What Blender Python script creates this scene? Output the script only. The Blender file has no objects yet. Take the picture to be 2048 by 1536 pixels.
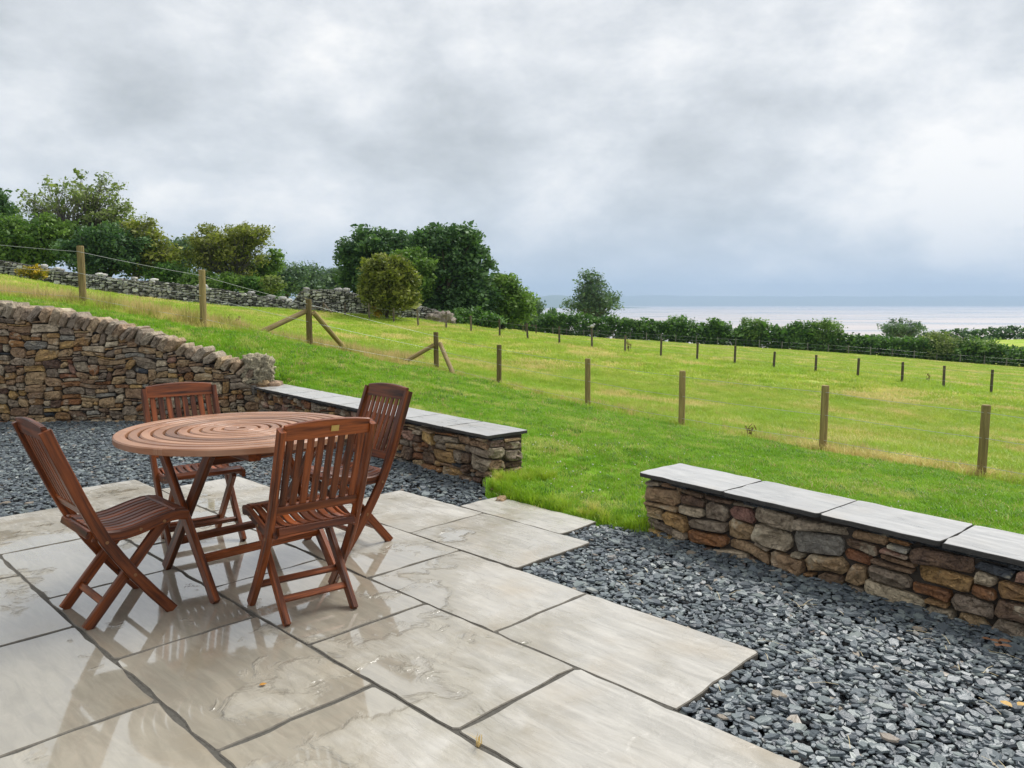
import bpy, bmesh, math, random
import numpy as np
from mathutils import Vector, Matrix, noise as mnoise

R = math.radians
rng = np.random.default_rng(7)
random.seed(7)
SC = bpy.context.scene
COL = SC.collection

# ------------------------------------------------------------------ camera
FPX = 1540.0            # focal length in photo pixels (photo is 2048 wide)
PITCH = math.atan((768 - 605) / FPX)
CAMH = 1.41
cam = bpy.data.cameras.new('camera')
cam.sensor_width = 36.0
cam.lens = FPX / 2048 * 36.0
cam.clip_start = 0.05
cam.clip_end = 60000
camo = bpy.data.objects.new('camera', cam)
camo.location = (0, 0, CAMH)
camo.rotation_euler = (math.pi / 2 - PITCH, 0, 0)
COL.objects.link(camo)
SC.camera = camo

# ------------------------------------------------------------------ light
SUN_EL, SUN_AZ = R(52), R(48)      # azimuth clockwise from +Y (view direction)
sun = bpy.data.lights.new('sun', 'SUN')
sun.energy = 1.5
sun.angle = R(30)
sun.color = (1.0, 0.97, 0.93)
suno = bpy.data.objects.new('sun', sun)
sd = Vector((math.sin(SUN_AZ) * math.cos(SUN_EL), math.cos(SUN_AZ) * math.cos(SUN_EL), math.sin(SUN_EL)))
suno.rotation_euler = (-sd).to_track_quat('-Z', 'Y').to_euler()
suno.location = (0, 0, 30)
COL.objects.link(suno)

VS = SC.view_settings
VS.view_transform = 'Standard'
VS.look = 'None'
VS.exposure = 1.5
VS.gamma = 1.0
VS.use_curve_mapping = False
SC.cycles.volume_bounces = 2
SC.cycles.max_bounces = 8
SC.cycles.transparent_max_bounces = 8
SC.cycles.sample_clamp_indirect = 6


class NT:
    """small helper to write node trees"""
    def __init__(s, tree):
        s.t = tree
        s.t.nodes.clear()
    def n(s, kind, **kw):
        nd = s.t.nodes.new(kind)
        for k, v in kw.items():
            if k.startswith('_'):
                setattr(nd, k[1:], v)
        for k, v in kw.items():
            if not k.startswith('_'):
                key = int(k[1:]) if (k[0] == 'i' and k[1:].isdigit()) else k.replace('__', ' ')
                sock = nd.inputs[key]
                if isinstance(v, bpy.types.NodeSocket):
                    s.t.links.new(v, sock)
                else:
                    sock.default_value = v
        return nd
    def link(s, a, b):
        s.t.links.new(a, b)
    def math(s, op, a, b=0.0, c=0.0, clamp=False):
        return s.n('ShaderNodeMath', _operation=op, _use_clamp=clamp, i0=a, i1=b, i2=c).outputs[0]
    def vmath(s, op, a, b=(0, 0, 0)):
        return s.n('ShaderNodeVectorMath', _operation=op, i0=a, i1=b).outputs[0]
    def mix(s, fac, a, b, blend='MIX'):
        nd = s.t.nodes.new('ShaderNodeMix')
        nd.data_type = 'RGBA'
        nd.blend_type = blend
        for i, v in ((0, fac), (6, a), (7, b)):
            if isinstance(v, bpy.types.NodeSocket):
                s.t.links.new(v, nd.inputs[i])
            else:
                if i and len(v) == 3:
                    v = (*v, 1)
                nd.inputs[i].default_value = v
        return nd.outputs[2]
    def ramp(s, fac, stops, interp='LINEAR'):
        nd = s.t.nodes.new('ShaderNodeValToRGB')
        cr = nd.color_ramp
        cr.interpolation = interp
        while len(cr.elements) < len(stops):
            cr.elements.new(0.5)
        for e, (p, c) in zip(cr.elements, stops):
            e.position = p
            e.color = (c, c, c, 1) if not hasattr(c, '__len__') else (*c[:3], 1)
        s.t.links.new(fac, nd.inputs[0])
        return nd.outputs[0]
    def noise(s, vec, scale, detail=4, rough=0.55, dist=0.0, w=None, out=0):
        nd = s.t.nodes.new('ShaderNodeTexNoise')
        if w is not None:
            nd.noise_dimensions = '4D'
            if isinstance(w, bpy.types.NodeSocket):
                s.t.links.new(w, nd.inputs['W'])
            else:
                nd.inputs['W'].default_value = w
        s.t.links.new(vec, nd.inputs['Vector'])
        nd.inputs['Scale'].default_value = scale
        nd.inputs['Detail'].default_value = detail
        nd.inputs['Roughness'].default_value = rough
        nd.inputs['Distortion'].default_value = dist
        return nd.outputs[out]
    def maprange(s, v, a, b, c=0.0, d=1.0, smooth=True):
        nd = s.t.nodes.new('ShaderNodeMapRange')
        nd.interpolation_type = 'SMOOTHSTEP' if smooth else 'LINEAR'
        s.t.links.new(v, nd.inputs[0])
        for i, x in ((1, a), (2, b), (3, c), (4, d)):
            nd.inputs[i].default_value = x
        return nd.outputs[0]


# ------------------------------------------------------------------ sky
SKY_A = (1.3, 3.7, 0)
SKY_B = (2.7, 8.2, 0)
world = bpy.data.worlds.new('World')
SC.world = world
world.use_nodes = True
N = NT(world.node_tree)
tc = N.n('ShaderNodeTexCoord').outputs['Generated']
nrm = N.vmath('NORMALIZE', tc)
sep = N.n('ShaderNodeSeparateXYZ', i0=nrm)
zz = N.math('MAXIMUM', sep.outputs[2], 0.0)
den = N.math('ADD', zz, 0.32)
px = N.math('DIVIDE', sep.outputs[0], den)
py = N.math('DIVIDE', sep.outputs[1], den)
pv = N.n('ShaderNodeCombineXYZ', i0=px, i1=py, i2=0.0).outputs[0]
big = N.noise(N.vmath('ADD', pv, SKY_A), 0.85, 2, 0.5, 0.2)
mid = N.noise(N.vmath('ADD', pv, SKY_B), 2.1, 7, 0.55, 0.35)
bz = N.vmath('MULTIPLY', nrm, (1.0, 1.0, 1.7))
billow = N.noise(N.vmath('ADD', bz, (4.0, 1.0, 2.0)), 5.2, 9, 0.62, 0.1)
shade = N.math('ADD', N.math('ADD', N.math('MULTIPLY', big, 0.66), N.math('MULTIPLY', mid, 0.32)), N.math('MULTIPLY', billow, 0.60))
cloud = N.ramp(shade, [(0.60, (0.46, 0.49, 0.525)), (0.685, (0.56, 0.59, 0.63)), (0.76, (0.665, 0.695, 0.74)), (0.83, (0.79, 0.81, 0.845)), (0.92, (0.98, 0.97, 0.965))])
hz = N.maprange(zz, 0.0, 0.17, 1.0, 0.0)
hz = N.math('MULTIPLY', hz, N.maprange(billow, 0.38, 0.66, 1.0, 0.30))
cloud = N.mix(N.math('MULTIPLY', hz, 0.5), cloud, (0.45, 0.54, 0.65))
sky = N.n('ShaderNodeTexSky', _sky_type='NISHITA', _sun_disc=False, _sun_elevation=SUN_EL, _sun_rotation=SUN_AZ, _altitude=50.0, _air_density=1.0, _dust_density=2.0)
cover = N.maprange(mid, 0.2, 0.4, 0.96, 0.99)
cl = N.mix(1.0, cloud, (4.0, 3.95, 3.92), 'MULTIPLY')
skyc = N.mix(cover, sky.outputs[0], cl)
bg = N.n('ShaderNodeBackground', Color=skyc, Strength=0.10)
out = N.n('ShaderNodeOutputWorld')
N.link(bg.outputs[0], out.inputs[0])

# ------------------------------------------------------------------ helpers
TH = R(-44.4)
AX = np.array([math.cos(TH), math.sin(TH)])       # along the paving courses
BX = np.array([-math.sin(TH), math.cos(TH)])      # across the courses


def ab2xy(a, b):
    return a * AX[0] + b * BX[0], a * AX[1] + b * BX[1]


def xy2ab(x, y):
    return x * AX[0] + y * AX[1], x * BX[0] + y * BX[1]


def ray(u, v):
    x = (u - 1024) / FPX
    y = -(v - 768) / FPX
    return np.array([x, math.cos(PITCH) + y * math.sin(PITCH), -math.sin(PITCH) + y * math.cos(PITCH)])


def at_depth(u, v, D):
    """direction of a photo pixel, taken to the distance D ahead"""
    d = ray(u, v)
    s = D / d[1]
    return np.array([d[0] * s, D, CAMH + d[2] * s])


def at_z(u, v, z=0.0):
    d = ray(u, v)
    s = (z - CAMH) / d[2]
    return np.array([d[0] * s, d[1] * s, z])


def tag(o, label=None, cat=None, group=None, kind=None):
    if label: o['label'] = label
    if cat: o['category'] = cat
    if group: o['group'] = group
    if kind: o['kind'] = kind
    return o


def empty(name, loc=(0, 0, 0), rz=0.0):
    o = bpy.data.objects.new(name, None)
    o.location = loc
    o.rotation_euler = (0, 0, rz)
    o.empty_display_size = 0.1
    COL.objects.link(o)
    return o


def mobj(name, verts, faces, mat, parent=None, loc=None, smooth=False):
    me = bpy.data.meshes.new(name)
    me.from_pydata([tuple(map(float, v)) for v in verts], [], [tuple(f) for f in faces])
    me.update()
    if smooth:
        me.polygons.foreach_set('use_smooth', [True] * len(me.polygons))
    if mat: me.materials.append(mat)
    o = bpy.data.objects.new(name, me)
    COL.objects.link(o)
    if loc is not None: o.location = loc
    if parent is not None: o.parent = parent
    return o


def fastmesh(name, V, T, mat, parent=None, smooth=False, attr=None, quads=False):
    """big mesh from numpy arrays: V (n,3), T (m,3 or 4)"""
    me = bpy.data.meshes.new(name)
    V = np.asarray(V, np.float32); T = np.asarray(T, np.int32)
    k = T.shape[1]
    me.vertices.add(len(V)); me.vertices.foreach_set('co', V.ravel())
    me.loops.add(T.size); me.loops.foreach_set('vertex_index', T.ravel())
    me.polygons.add(len(T)); me.polygons.foreach_set('loop_start', np.arange(0, T.size, k, dtype=np.int32))
    me.polygons.foreach_set('use_smooth', np.full(len(T), bool(smooth)))
    me.update(calc_edges=True)
    if attr:
        for an, arr in attr.items():
            at = me.attributes.new(an, 'FLOAT', 'POINT')
            at.data.foreach_set('value', np.asarray(arr, np.float32))
    if mat: me.materials.append(mat)
    o = bpy.data.objects.new(name, me)
    COL.objects.link(o)
    if parent is not None: o.parent = parent
    return o


# ------------------------------------------------------------------ materials
def new_mat(name):
    m = bpy.data.materials.new(name)
    m.use_nodes = True
    return m, NT(m.node_tree)


def finish(N, bsdf):
    o = N.n('ShaderNodeOutputMaterial')
    N.link(bsdf, o.inputs[0])


def stone_mat(name, c1, c2, rough=0.7, bump=0.5, spec=0.35):
    m, N = new_mat(name)
    co = N.n('ShaderNodeTexCoord').outputs['Object']
    rnd = N.n('ShaderNodeObjectInfo').outputs['Random']
    w = N.math('MULTIPLY', rnd, 57.0)
    n1 = N.noise(co, 11, 5, 0.6, 0.6, w)
    n2 = N.noise(co, 38, 6, 0.72, 0.5, w)
    n3 = N.noise(co, 6, 3, 0.5, 0.0, N.math('ADD', w, 9.0))
    c = N.mix(N.maprange(n1, 0.33, 0.67), c1, c2)
    c = N.mix(N.math('MULTIPLY', N.maprange(n2, 0.47, 0.64), 0.8), c, (c1[0] * 0.30, c1[1] * 0.28, c1[2] * 0.27))
    c = N.mix(N.math('MULTIPLY', N.maprange(N.math('ADD', N.math('MULTIPLY', n3, 0.7), N.math('MULTIPLY', n2, 0.3)), 0.55, 0.62), 0.5), c, (0.46, 0.41, 0.30))
    v = N.n('ShaderNodeHueSaturation', Hue=N.math('ADD', 0.482, N.math('MULTIPLY', rnd, 0.02)), Saturation=1.08, Value=N.math('ADD', 1.28, N.math('MULTIPLY', rnd, 0.8)), Color=c).outputs[0]
    crk = N.n('ShaderNodeTexVoronoi', _feature='DISTANCE_TO_EDGE', Vector=N.vmath('ADD', N.vmath('MULTIPLY', co, (1.0, 1.0, 1.8)), N.n('ShaderNodeCombineXYZ', i0=n1, i1=n1, i2=w).outputs[0]), Scale=13.0).outputs['Distance']
    h = N.math('ADD', N.math('ADD', N.math('MULTIPLY', n1, 1.0), N.math('MULTIPLY', n2, 0.9)), N.math('MULTIPLY', N.maprange(crk, 0.0, 0.10), 0.35))
    bp = N.n('ShaderNodeBump', Strength=min(1.0, bump + 0.4), Distance=0.03, Height=h).outputs[0]
    b = N.n('ShaderNodeBsdfPrincipled', Base__Color=v, Roughness=N.maprange(n2, 0.3, 0.7, rough - 0.22, rough + 0.12), Normal=bp)
    b.inputs['Specular IOR Level'].default_value = spec
    finish(N, b.outputs[0])
    return m


STONES = [
    (stone_mat('tan_stone', (0.36, 0.265, 0.155), (0.24, 0.17, 0.10)), 12),
    (stone_mat('golden_stone', (0.37, 0.25, 0.11), (0.23, 0.155, 0.08)), 5),
    (stone_mat('grey_brown_stone', (0.28, 0.235, 0.17), (0.19, 0.155, 0.11)), 9),
    (stone_mat('grey_stone', (0.25, 0.235, 0.195), (0.15, 0.14, 0.12)), 1.5),
    (stone_mat('rust_stone', (0.27, 0.145, 0.065), (0.17, 0.10, 0.055)), 2),
    (stone_mat('pink_stone', (0.32, 0.20, 0.145), (0.21, 0.13, 0.095)), 0.8),
    (stone_mat('dark_brown_stone', (0.10, 0.07, 0.05), (0.16, 0.11, 0.07)), 2.5),
    (stone_mat('slate_stone', (0.035, 0.04, 0.047), (0.06, 0.065, 0.07), 0.55), 0.5),
    (stone_mat('pale_stone', (0.44, 0.37, 0.26), (0.31, 0.26, 0.18)), 4),
]
SW = np.array([w for _, w in STONES], float); SW /= SW.sum()
COPE = [stone_mat('coping_pale', (0.36, 0.295, 0.205), (0.25, 0.20, 0.135)), stone_mat('coping_grey', (0.32, 0.275, 0.205), (0.22, 0.185, 0.135)), stone_mat('coping_tan', (0.37, 0.28, 0.175), (0.25, 0.19, 0.12))]
LIME = stone_mat('limestone', (0.33, 0.295, 0.21), (0.17, 0.15, 0.105), 0.85, 1.0)
FARST = [stone_mat('field_stone_grey', (0.36, 0.355, 0.34), (0.21, 0.21, 0.20)), stone_mat('field_stone_pale', (0.60, 0.60, 0.57), (0.38, 0.38, 0.36)), stone_mat('field_stone_dark', (0.10, 0.10, 0.095), (0.055, 0.055, 0.05))]
SLATE_EDGE = STONES[7][0]


def plain(name, col, rough=0.8, var=0.25, scale=20, bump=0.2, spec=0.4, coord='Object', metal=0.0):
    m, N = new_mat(name)
    co = N.n('ShaderNodeTexCoord').outputs['Object'] if coord == 'Object' else N.n('ShaderNodeNewGeometry').outputs['Position']
    n1 = N.noise(co, scale, 5, 0.6)
    c = N.mix(n1, tuple(x * (1 - var) for x in col), tuple(min(1, x * (1 + var)) for x in col))
    bp = N.n('ShaderNodeBump', Strength=bump, Distance=0.02, Height=n1).outputs[0]
    b = N.n('ShaderNodeBsdfPrincipled', Base__Color=c, Roughness=rough, Normal=bp, Metallic=metal)
    b.inputs['Specular IOR Level'].default_value = spec
    finish(N, b.outputs[0])
    return m


MORTAR = plain('wall_core', (0.055, 0.045, 0.035), 0.95, 0.4, 30, 0.5)
GROUT = plain('grout', (0.095, 0.09, 0.078), 0.92, 0.45, 40, 0.5, 0.1, coord='P')
BED = plain('gravel_bed', (0.02, 0.022, 0.025), 0.9, 0.4, 40, 0.4, coord='P')
WIRE = plain('galvanised_wire', (0.42, 0.44, 0.42), 0.5, 0.1, 5, 0.0, metal=0.3)
SLAB_EDGE = plain('slab_edge', (0.17, 0.155, 0.13), 0.9, 0.4, 40, 0.4, 0.1)
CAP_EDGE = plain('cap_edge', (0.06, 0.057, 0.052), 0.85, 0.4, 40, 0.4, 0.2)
BRASS = plain('brass', (0.50, 0.36, 0.12), 0.35, 0.2, 60, 0.1, metal=0.8)
BOLT = plain('bolt', (0.25, 0.13, 0.06), 0.4, 0.2, 60, 0.1, metal=0.5)


# ---- paving / cap stone
def slab_mat(name, base, warm, wetmax, cap=False):
    m, N = new_mat(name)
    oi = N.n('ShaderNodeObjectInfo').outputs['Random']
    co = N.n('ShaderNodeTexCoord').outputs['Object']
    pos = N.n('ShaderNodeNewGeometry').outputs['Position']
    w = N.math('MULTIPLY', oi, 91.0)
    st = N.vmath('MULTIPLY', co, (0.75, 4.2, 1.0))
    streak = N.noise(st, 5.0, 6, 0.62, 0.9, w)
    stain = N.noise(co, 2.4, 4, 0.5, 0.4, w)
    fine = N.noise(co, 90, 4, 0.6, 0.0, w)
    terr = N.noise(N.vmath('MULTIPLY', co, (1.0, 1.7, 1.0)), 2.2, 6, 0.52, 0.7, N.math('ADD', w, 3.0))
    # terraces: cleft layers of a riven slab
    lay = N.math('FRACT', N.math('MULTIPLY', terr, 7.0))
    lev = N.math('MULTIPLY', N.math('FLOOR', N.math('MULTIPLY', terr, 7.0)), 1 / 7.0)
    edge = N.math('ADD', lev, N.math('MULTIPLY', N.maprange(lay, 0.0, 0.34), 1 / 7.0))
    c = N.mix(N.maprange(streak, 0.3, 0.72), tuple(x * 0.86 for x in base), tuple(x * 1.12 for x in base))
    c = N.mix(N.math('MULTIPLY', N.maprange(stain, 0.50, 0.76), 0.5), c, warm)
    ledge = N.math('SUBTRACT', N.maprange(lay, 0.0, 0.05), N.maprange(lay, 0.05, 0.12))
    c = N.mix(N.math('MULTIPLY', ledge, 0.12), c, tuple(min(1, x * 1.35) for x in base))
    c = N.mix(N.math('MULTIPLY', N.maprange(fine, 0.62, 0.8), 0.25), c, tuple(x * 0.45 for x in base))
    val = N.math('ADD', 0.92, N.math('MULTIPLY', oi, 0.16))
    c = N.mix(1.0, c, N.n('ShaderNodeCombineColor', i0=val, i1=val, i2=val).outputs[0], 'MULTIPLY')
    # rain water: a thin film everywhere, pools in the dips, most under the table
    dvec = N.vmath('MULTIPLY', N.vmath('SUBTRACT', pos, (-1.9, 3.3, 0)), (1.0, 0.75, 0))
    dist = N.n('ShaderNodeVectorMath', _operation='LENGTH', i0=dvec).outputs[1]
    near = N.maprange(dist, 0.5, 2.9, 1.0, 0.0)
    pool = N.noise(pos, 1.5, 4, 0.5, 0.6)
    pool2 = N.noise(pos, 6.5, 4, 0.55, 0.8)
    wet = N.math('ADD', N.math('ADD', N.math('MULTIPLY', near, 0.36), N.math('MULTIPLY', pool, 0.75)), N.math('MULTIPLY', pool2, 0.30))
    wet = N.math('ADD', wet, N.math('MULTIPLY', N.math('SUBTRACT', 0.5, terr), 0.25))
    damp = N.math('MULTIPLY', N.maprange(wet, 0.50, 0.80), wetmax)
    film = N.math('MULTIPLY', N.maprange(wet, 0.735, 0.80), wetmax)
    c = N.mix(damp, c, N.mix(1.0, c, (0.72, 0.69, 0.615), 'MULTIPLY'))
    rgh = N.math('ADD', N.math('MULTIPLY', N.maprange(streak, 0.3, 0.7, 0.26, 0.46), N.math('SUBTRACT', 1.0, damp)), N.math('MULTIPLY', damp, 0.13))
    rgh = N.math('SUBTRACT', rgh, N.math('MULTIPLY', film, 0.09))
    hgt = N.math('ADD', N.math('ADD', N.math('MULTIPLY', edge, 1.0), N.math('MULTIPLY', streak, 0.34)), N.math('MULTIPLY', fine, 0.08))
    ripple = N.noise(pos, 14, 3, 0.5)
    hgt = N.math('ADD', N.math('MULTIPLY', hgt, N.math('SUBTRACT', 1.0, N.math('MULTIPLY', film, 0.90))), N.math('MULTIPLY', ripple, 0.03))
    bp = N.n('ShaderNodeBump', Strength=0.75, Distance=0.013, Height=hgt).outputs[0]
    b = N.n('ShaderNodeBsdfPrincipled', Base__Color=c, Roughness=rgh, Normal=bp, IOR=1.5)
    b.inputs['Coat Weight'].default_value = 0.0
    N.link(N.math('MULTIPLY', film, 1.0), b.inputs['Coat Weight'])
    b.inputs['Coat Roughness'].default_value = 0.03
    b.inputs['Coat IOR'].default_value = 1.6
    finish(N, b.outputs[0])
    return m


SLAB = slab_mat('wet_sandstone', (0.435, 0.418, 0.376), (0.39, 0.325, 0.23), 1.0)
CAP = slab_mat('cap_sandstone', (0.37, 0.37, 0.36), (0.36, 0.32, 0.26), 0.35, True)


def wood_mat(name, dark, light, rough=0.38, weather=0.0):
    m, N = new_mat(name)
    g = N.n('ShaderNodeAttribute', _attribute_name='grain').outputs['Vector']
    rnd = N.n('ShaderNodeObjectInfo').outputs['Random']
    w = N.math('MULTIPLY', rnd, 40.0)
    st = N.vmath('MULTIPLY', g, (1.6, 26.0, 26.0))
    n1 = N.noise(st, 1.6, 5, 0.6, 0.7, w)
    n2 = N.noise(N.vmath('MULTIPLY', g, (6.0, 160.0, 160.0)), 1.0, 3, 0.6, 0.0, w)
    n3 = N.noise(g, 4.0, 3, 0.5, 0.0, w)
    c = N.mix(N.maprange(n1, 0.3, 0.7), dark, light)
    c = N.mix(N.math('MULTIPLY', N.maprange(n2, 0.5, 0.8), 0.5), c, tuple(x * 0.45 for x in dark))
    if weather:
        c = N.mix(N.math('MULTIPLY', N.maprange(n3, 0.35, 0.65), weather), c, (0.44, 0.27, 0.18))
    val = N.math('ADD', 0.62, N.math('MULTIPLY', rnd, 0.8))
    c = N.mix(1.0, c, N.n('ShaderNodeCombineColor', i0=val, i1=val, i2=val).outputs[0], 'MULTIPLY')
    bp = N.n('ShaderNodeBump', Strength=0.4, Distance=0.004, Height=N.math('ADD', n1, N.math('MULTIPLY', n2, 0.4))).outputs[0]
    b = N.n('ShaderNodeBsdfPrincipled', Base__Color=c, Roughness=N.maprange(n3, 0.3, 0.7, rough - 0.1, rough + 0.1), Normal=bp)
    b.inputs['Specular IOR Level'].default_value = 0.34
    finish(N, b.outputs[0])
    return m


TEAK = wood_mat('oiled_teak', (0.032, 0.007, 0.002), (0.25, 0.064, 0.014), 0.40)
TOPW = wood_mat('weathered_teak', (0.225, 0.10, 0.05), (0.33, 0.16, 0.085), 0.38, 0.45)
POSTW = wood_mat('fence_pine', (0.155, 0.115, 0.045), (0.29, 0.22, 0.09), 0.8)
OLDW = wood_mat('old_rail_wood', (0.085, 0.07, 0.05), (0.15, 0.12, 0.085), 0.85)


def leaf_mat(name, c1, c2, trans=0.35, rough=0.55):
    m, N = new_mat(name)
    a = N.n('ShaderNodeAttribute', _attribute_name='lc').outputs['Fac']
    c = N.mix(a, c1, c2)
    p = N.n('ShaderNodeBsdfPrincipled', Base__Color=c, Roughness=rough)
    p.inputs['Specular IOR Level'].default_value = 0.3
    t = N.n('ShaderNodeBsdfTranslucent', Color=N.mix(1.0, c, (1.1, 1.25, 0.6), 'MULTIPLY'))
    mx = N.n('ShaderNodeMixShader', i0=trans, i1=p.outputs[0], i2=t.outputs[0])
    finish(N, mx.outputs[0])
    return m


def grass_mat(name, ca, cb, dry, dry_amt, patch=0.25, trans=0.4):
    """blade colour: patches over the field, variation from tuft to tuft, paler tips"""
    m, N = new_mat(name)
    pos = N.n('ShaderNodeNewGeometry').outputs['Position']
    rnd = N.n('ShaderNodeObjectInfo').outputs['Random']
    tip = N.n('ShaderNodeAttribute', _attribute_name='lc').outputs['Fac']
    n1 = N.noise(pos, patch, 4, 0.6, 0.6)
    n2 = N.noise(pos, patch * 6, 3, 0.6)
    f = N.math('ADD', N.math('MULTIPLY', n1, 0.6), N.math('MULTIPLY', n2, 0.4))
    c = N.mix(N.maprange(f, 0.36, 0.62), ca, cb)
    d = N.math('ADD', N.math('MULTIPLY', N.maprange(n1, 0.46, 0.66), 0.55), N.math('MULTIPLY', rnd, 0.45))
    d = N.math('ADD', d, N.math('MULTIPLY', tip, 0.22))
    c = N.mix(N.maprange(d, 1.0 - dry_amt, 1.35 - dry_amt), c, dry)
    val = N.math('ADD', 0.82, N.math('MULTIPLY', rnd, 0.36))
    c = N.mix(1.0, c, N.n('ShaderNodeCombineColor', i0=val, i1=val, i2=val).outputs[0], 'MULTIPLY')
    p = N.n('ShaderNodeBsdfPrincipled', Base__Color=c, Roughness=0.5)
    p.inputs['Specular IOR Level'].default_value = 0.25
    t = N.n('ShaderNodeBsdfTranslucent', Color=c)
    mx = N.n('ShaderNodeMixShader', i0=trans, i1=p.outputs[0], i2=t.outputs[0])
    finish(N, mx.outputs[0])
    return m


LAWN_C = ((0.175, 0.37, 0.014), (0.295, 0.48, 0.035), (0.50, 0.53, 0.14))
FIELD_C = ((0.30, 0.46, 0.04), (0.46, 0.53, 0.085), (0.62, 0.54, 0.20))
LAWNB = grass_mat('lawn_blades', *LAWN_C, 0.34, 1.1)
EDGEB = grass_mat('edge_blades', (0.26, 0.44, 0.02), (0.38, 0.52, 0.04), (0.55, 0.50, 0.12), 0.4, 1.1)
FIELDB = grass_mat('field_blades', *FIELD_C, 0.46, 0.3)
HAYB = grass_mat('dry_grass_blades', (0.30, 0.34, 0.06), (0.46, 0.38, 0.13), (0.58, 0.44, 0.20), 0.75, 0.6)


def ground_mat(name, ca, cb, dry, amt, patch):
    m, N = new_mat(name)
    pos = N.n('ShaderNodeNewGeometry').outputs['Position']
    n1 = N.noise(pos, patch, 4, 0.6, 0.6)
    n2 = N.noise(pos, patch * 6, 4, 0.6)
    n3 = N.noise(pos, 14, 5, 0.7)
    f = N.math('ADD', N.math('MULTIPLY', n1, 0.6), N.math('MULTIPLY', n2, 0.4))
    c = N.mix(N.maprange(f, 0.36, 0.62), ca, cb)
    c = N.mix(N.math('MULTIPLY', N.maprange(N.math('ADD', N.math('MULTIPLY', n1, 0.6), N.math('MULTIPLY', n3, 0.4)), 0.44, 0.62), amt), c, dry)
    c = N.mix(N.math('MULTIPLY', N.maprange(n3, 0.45, 0.7), 0.5), c, tuple(x * 0.4 for x in ca))
    bp = N.n('ShaderNodeBump', Strength=0.7, Distance=0.08, Height=n3).outputs[0]
    b = N.n('ShaderNodeBsdfPrincipled', Base__Color=c, Roughness=0.9, Normal=bp)
    b.inputs['Specular IOR Level'].default_value = 0.1
    finish(N, b.outputs[0])
    return m


LAWN_G = ground_mat('lawn_turf', (0.12, 0.28, 0.012), (0.19, 0.36, 0.025), (0.27, 0.29, 0.07), 0.3, 0.5)
FIELD_G = ground_mat('field_turf', (0.25, 0.40, 0.035), (0.39, 0.47, 0.075), (0.50, 0.44, 0.16), 0.5, 0.22)

# ------------------------------------------------------------------ terrain
# fence lines, hedge, field wall: foot points read from the photograph; distance from usual post height (0.9 m)
NEAR_FENCE = [  # u, v top, v foot, height in metres
    (-95, 470, 590, 0.9), (167, 493, 613, 0.9), (407, 540, 655, 0.9), (620, 599, 698, 1.02), (873, 664, 741, 0.93),
    (998, 689, 776, 0.9), (1176, 716, 817, 0.9), (1363, 740, 854, 0.9), (1645, 768, 900, 0.9), (1962, 806, 955, 0.9), (2330, 850, 1020, 0.9), (2790, 910, 1105, 0.9)]
nf = [(u, at_depth(u, vb, h * FPX / (vb - vt)), h) for u, vt, vb, h in NEAR_FENCE]
MID_U = [2300, 2185, 2082, 1982, 1887, 1804, 1715, 1631, 1547, 1469, 1394, 1321.5, 1250, 1184, 1119, 1056, 999.5, 942.7, 892, 837, 787.6, 738.6, 690]
MID_V = [833, 815, 800, 786, 776, 767, 755, 745, 736.5, 729, 721, 712, 705.5, 697, 689, 681.5, 673, 664, 658.6, 654, 648, 643, 634]
MID_T = [776, 760, 748, 737.5, 731, 725, 716, 709, 703, 692, 685, 677, 671, 657, 653, 648, 638, 630, 624, 620, 617, 609, 607]
mf = []
for i, (u, vb) in enumerate(zip(MID_U, MID_V)):
    D = 30.5 + 15.5 * (i - 2) / 20
    p = at_depth(u, vb, D)
    mf.append((u, p, max(0.72, min(1.05, (vb - MID_T[i]) * D / FPX))))
HEDGE = [(980, 655, 98), (1040, 662, 97), (1089, 669, 96), (1220, 678, 94), (1345, 686, 92), (1520, 697, 90), (1694, 708, 87), (1870, 722, 85), (2048, 735, 83), (2250, 752, 81), (2600, 782, 78)]
DRY = [(-260, 480, 500, 44), (-130, 500, 522, 45), (0, 519, 552, 46), (110, 538, 568, 47), (230, 555, 590, 48), (330, 563, 602, 48), (430, 576, 613, 48), (520, 590, 617, 48), (585, 602, 620, 47.5), (602, 580, 621, 47.3), (640, 577, 623, 47), (690, 581, 625, 47.5), (735, 592, 628, 48), (800, 606, 634, 49), (850, 612, 640, 50), (900, 628, 645, 50)]
ctrl = [p for _, p, _ in nf] + [p for _, p, _ in mf[::2]]
ctrl += [at_depth(u, v, D) for u, v, D in HEDGE]
ctrl += [at_depth(u, v, D) for u, _, v, D in DRY[::2]]
ctrl += [np.array(c, float) for c in [
    (0.30, 5.45, 0.01), (0.85, 4.95, 0.01), (1.5, 5.2, -0.03), (0.1, 6.3, 0.03), (2.4, 3.95, -0.05), (3.4, 3.0, -0.14), (4.6, 1.8, -0.3), (7, 0, -0.75), (9, 4, -0.95),
    (-0.55, 7.0, 0.16), (-1.5, 8.3, 0.27), (-2.5, 9.5, 0.36), (-3.0, 9.8, 0.47), (-3.7, 9.75, 0.72), (-4.7, 9.75, 1.0), (-6.2, 9.75, 1.33), (-8.5, 9.8, 1.72), (-14, 9.5, 2.4), (-30, 12, 4.4), (-30, 25, 4.0)]]
ctrl += [at_depth(2000, 690, 120), at_depth(1990, 679, 142), at_depth(2400, 676, 140), np.array([48, 130, -8.5]), np.array([15, 130, -6.5]), np.array([-20, 110, -1.5]), np.array([-45, 75, 1.6]), np.array([-60, 60, 3.5]), np.array([-70, 130, -2.0])]
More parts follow.
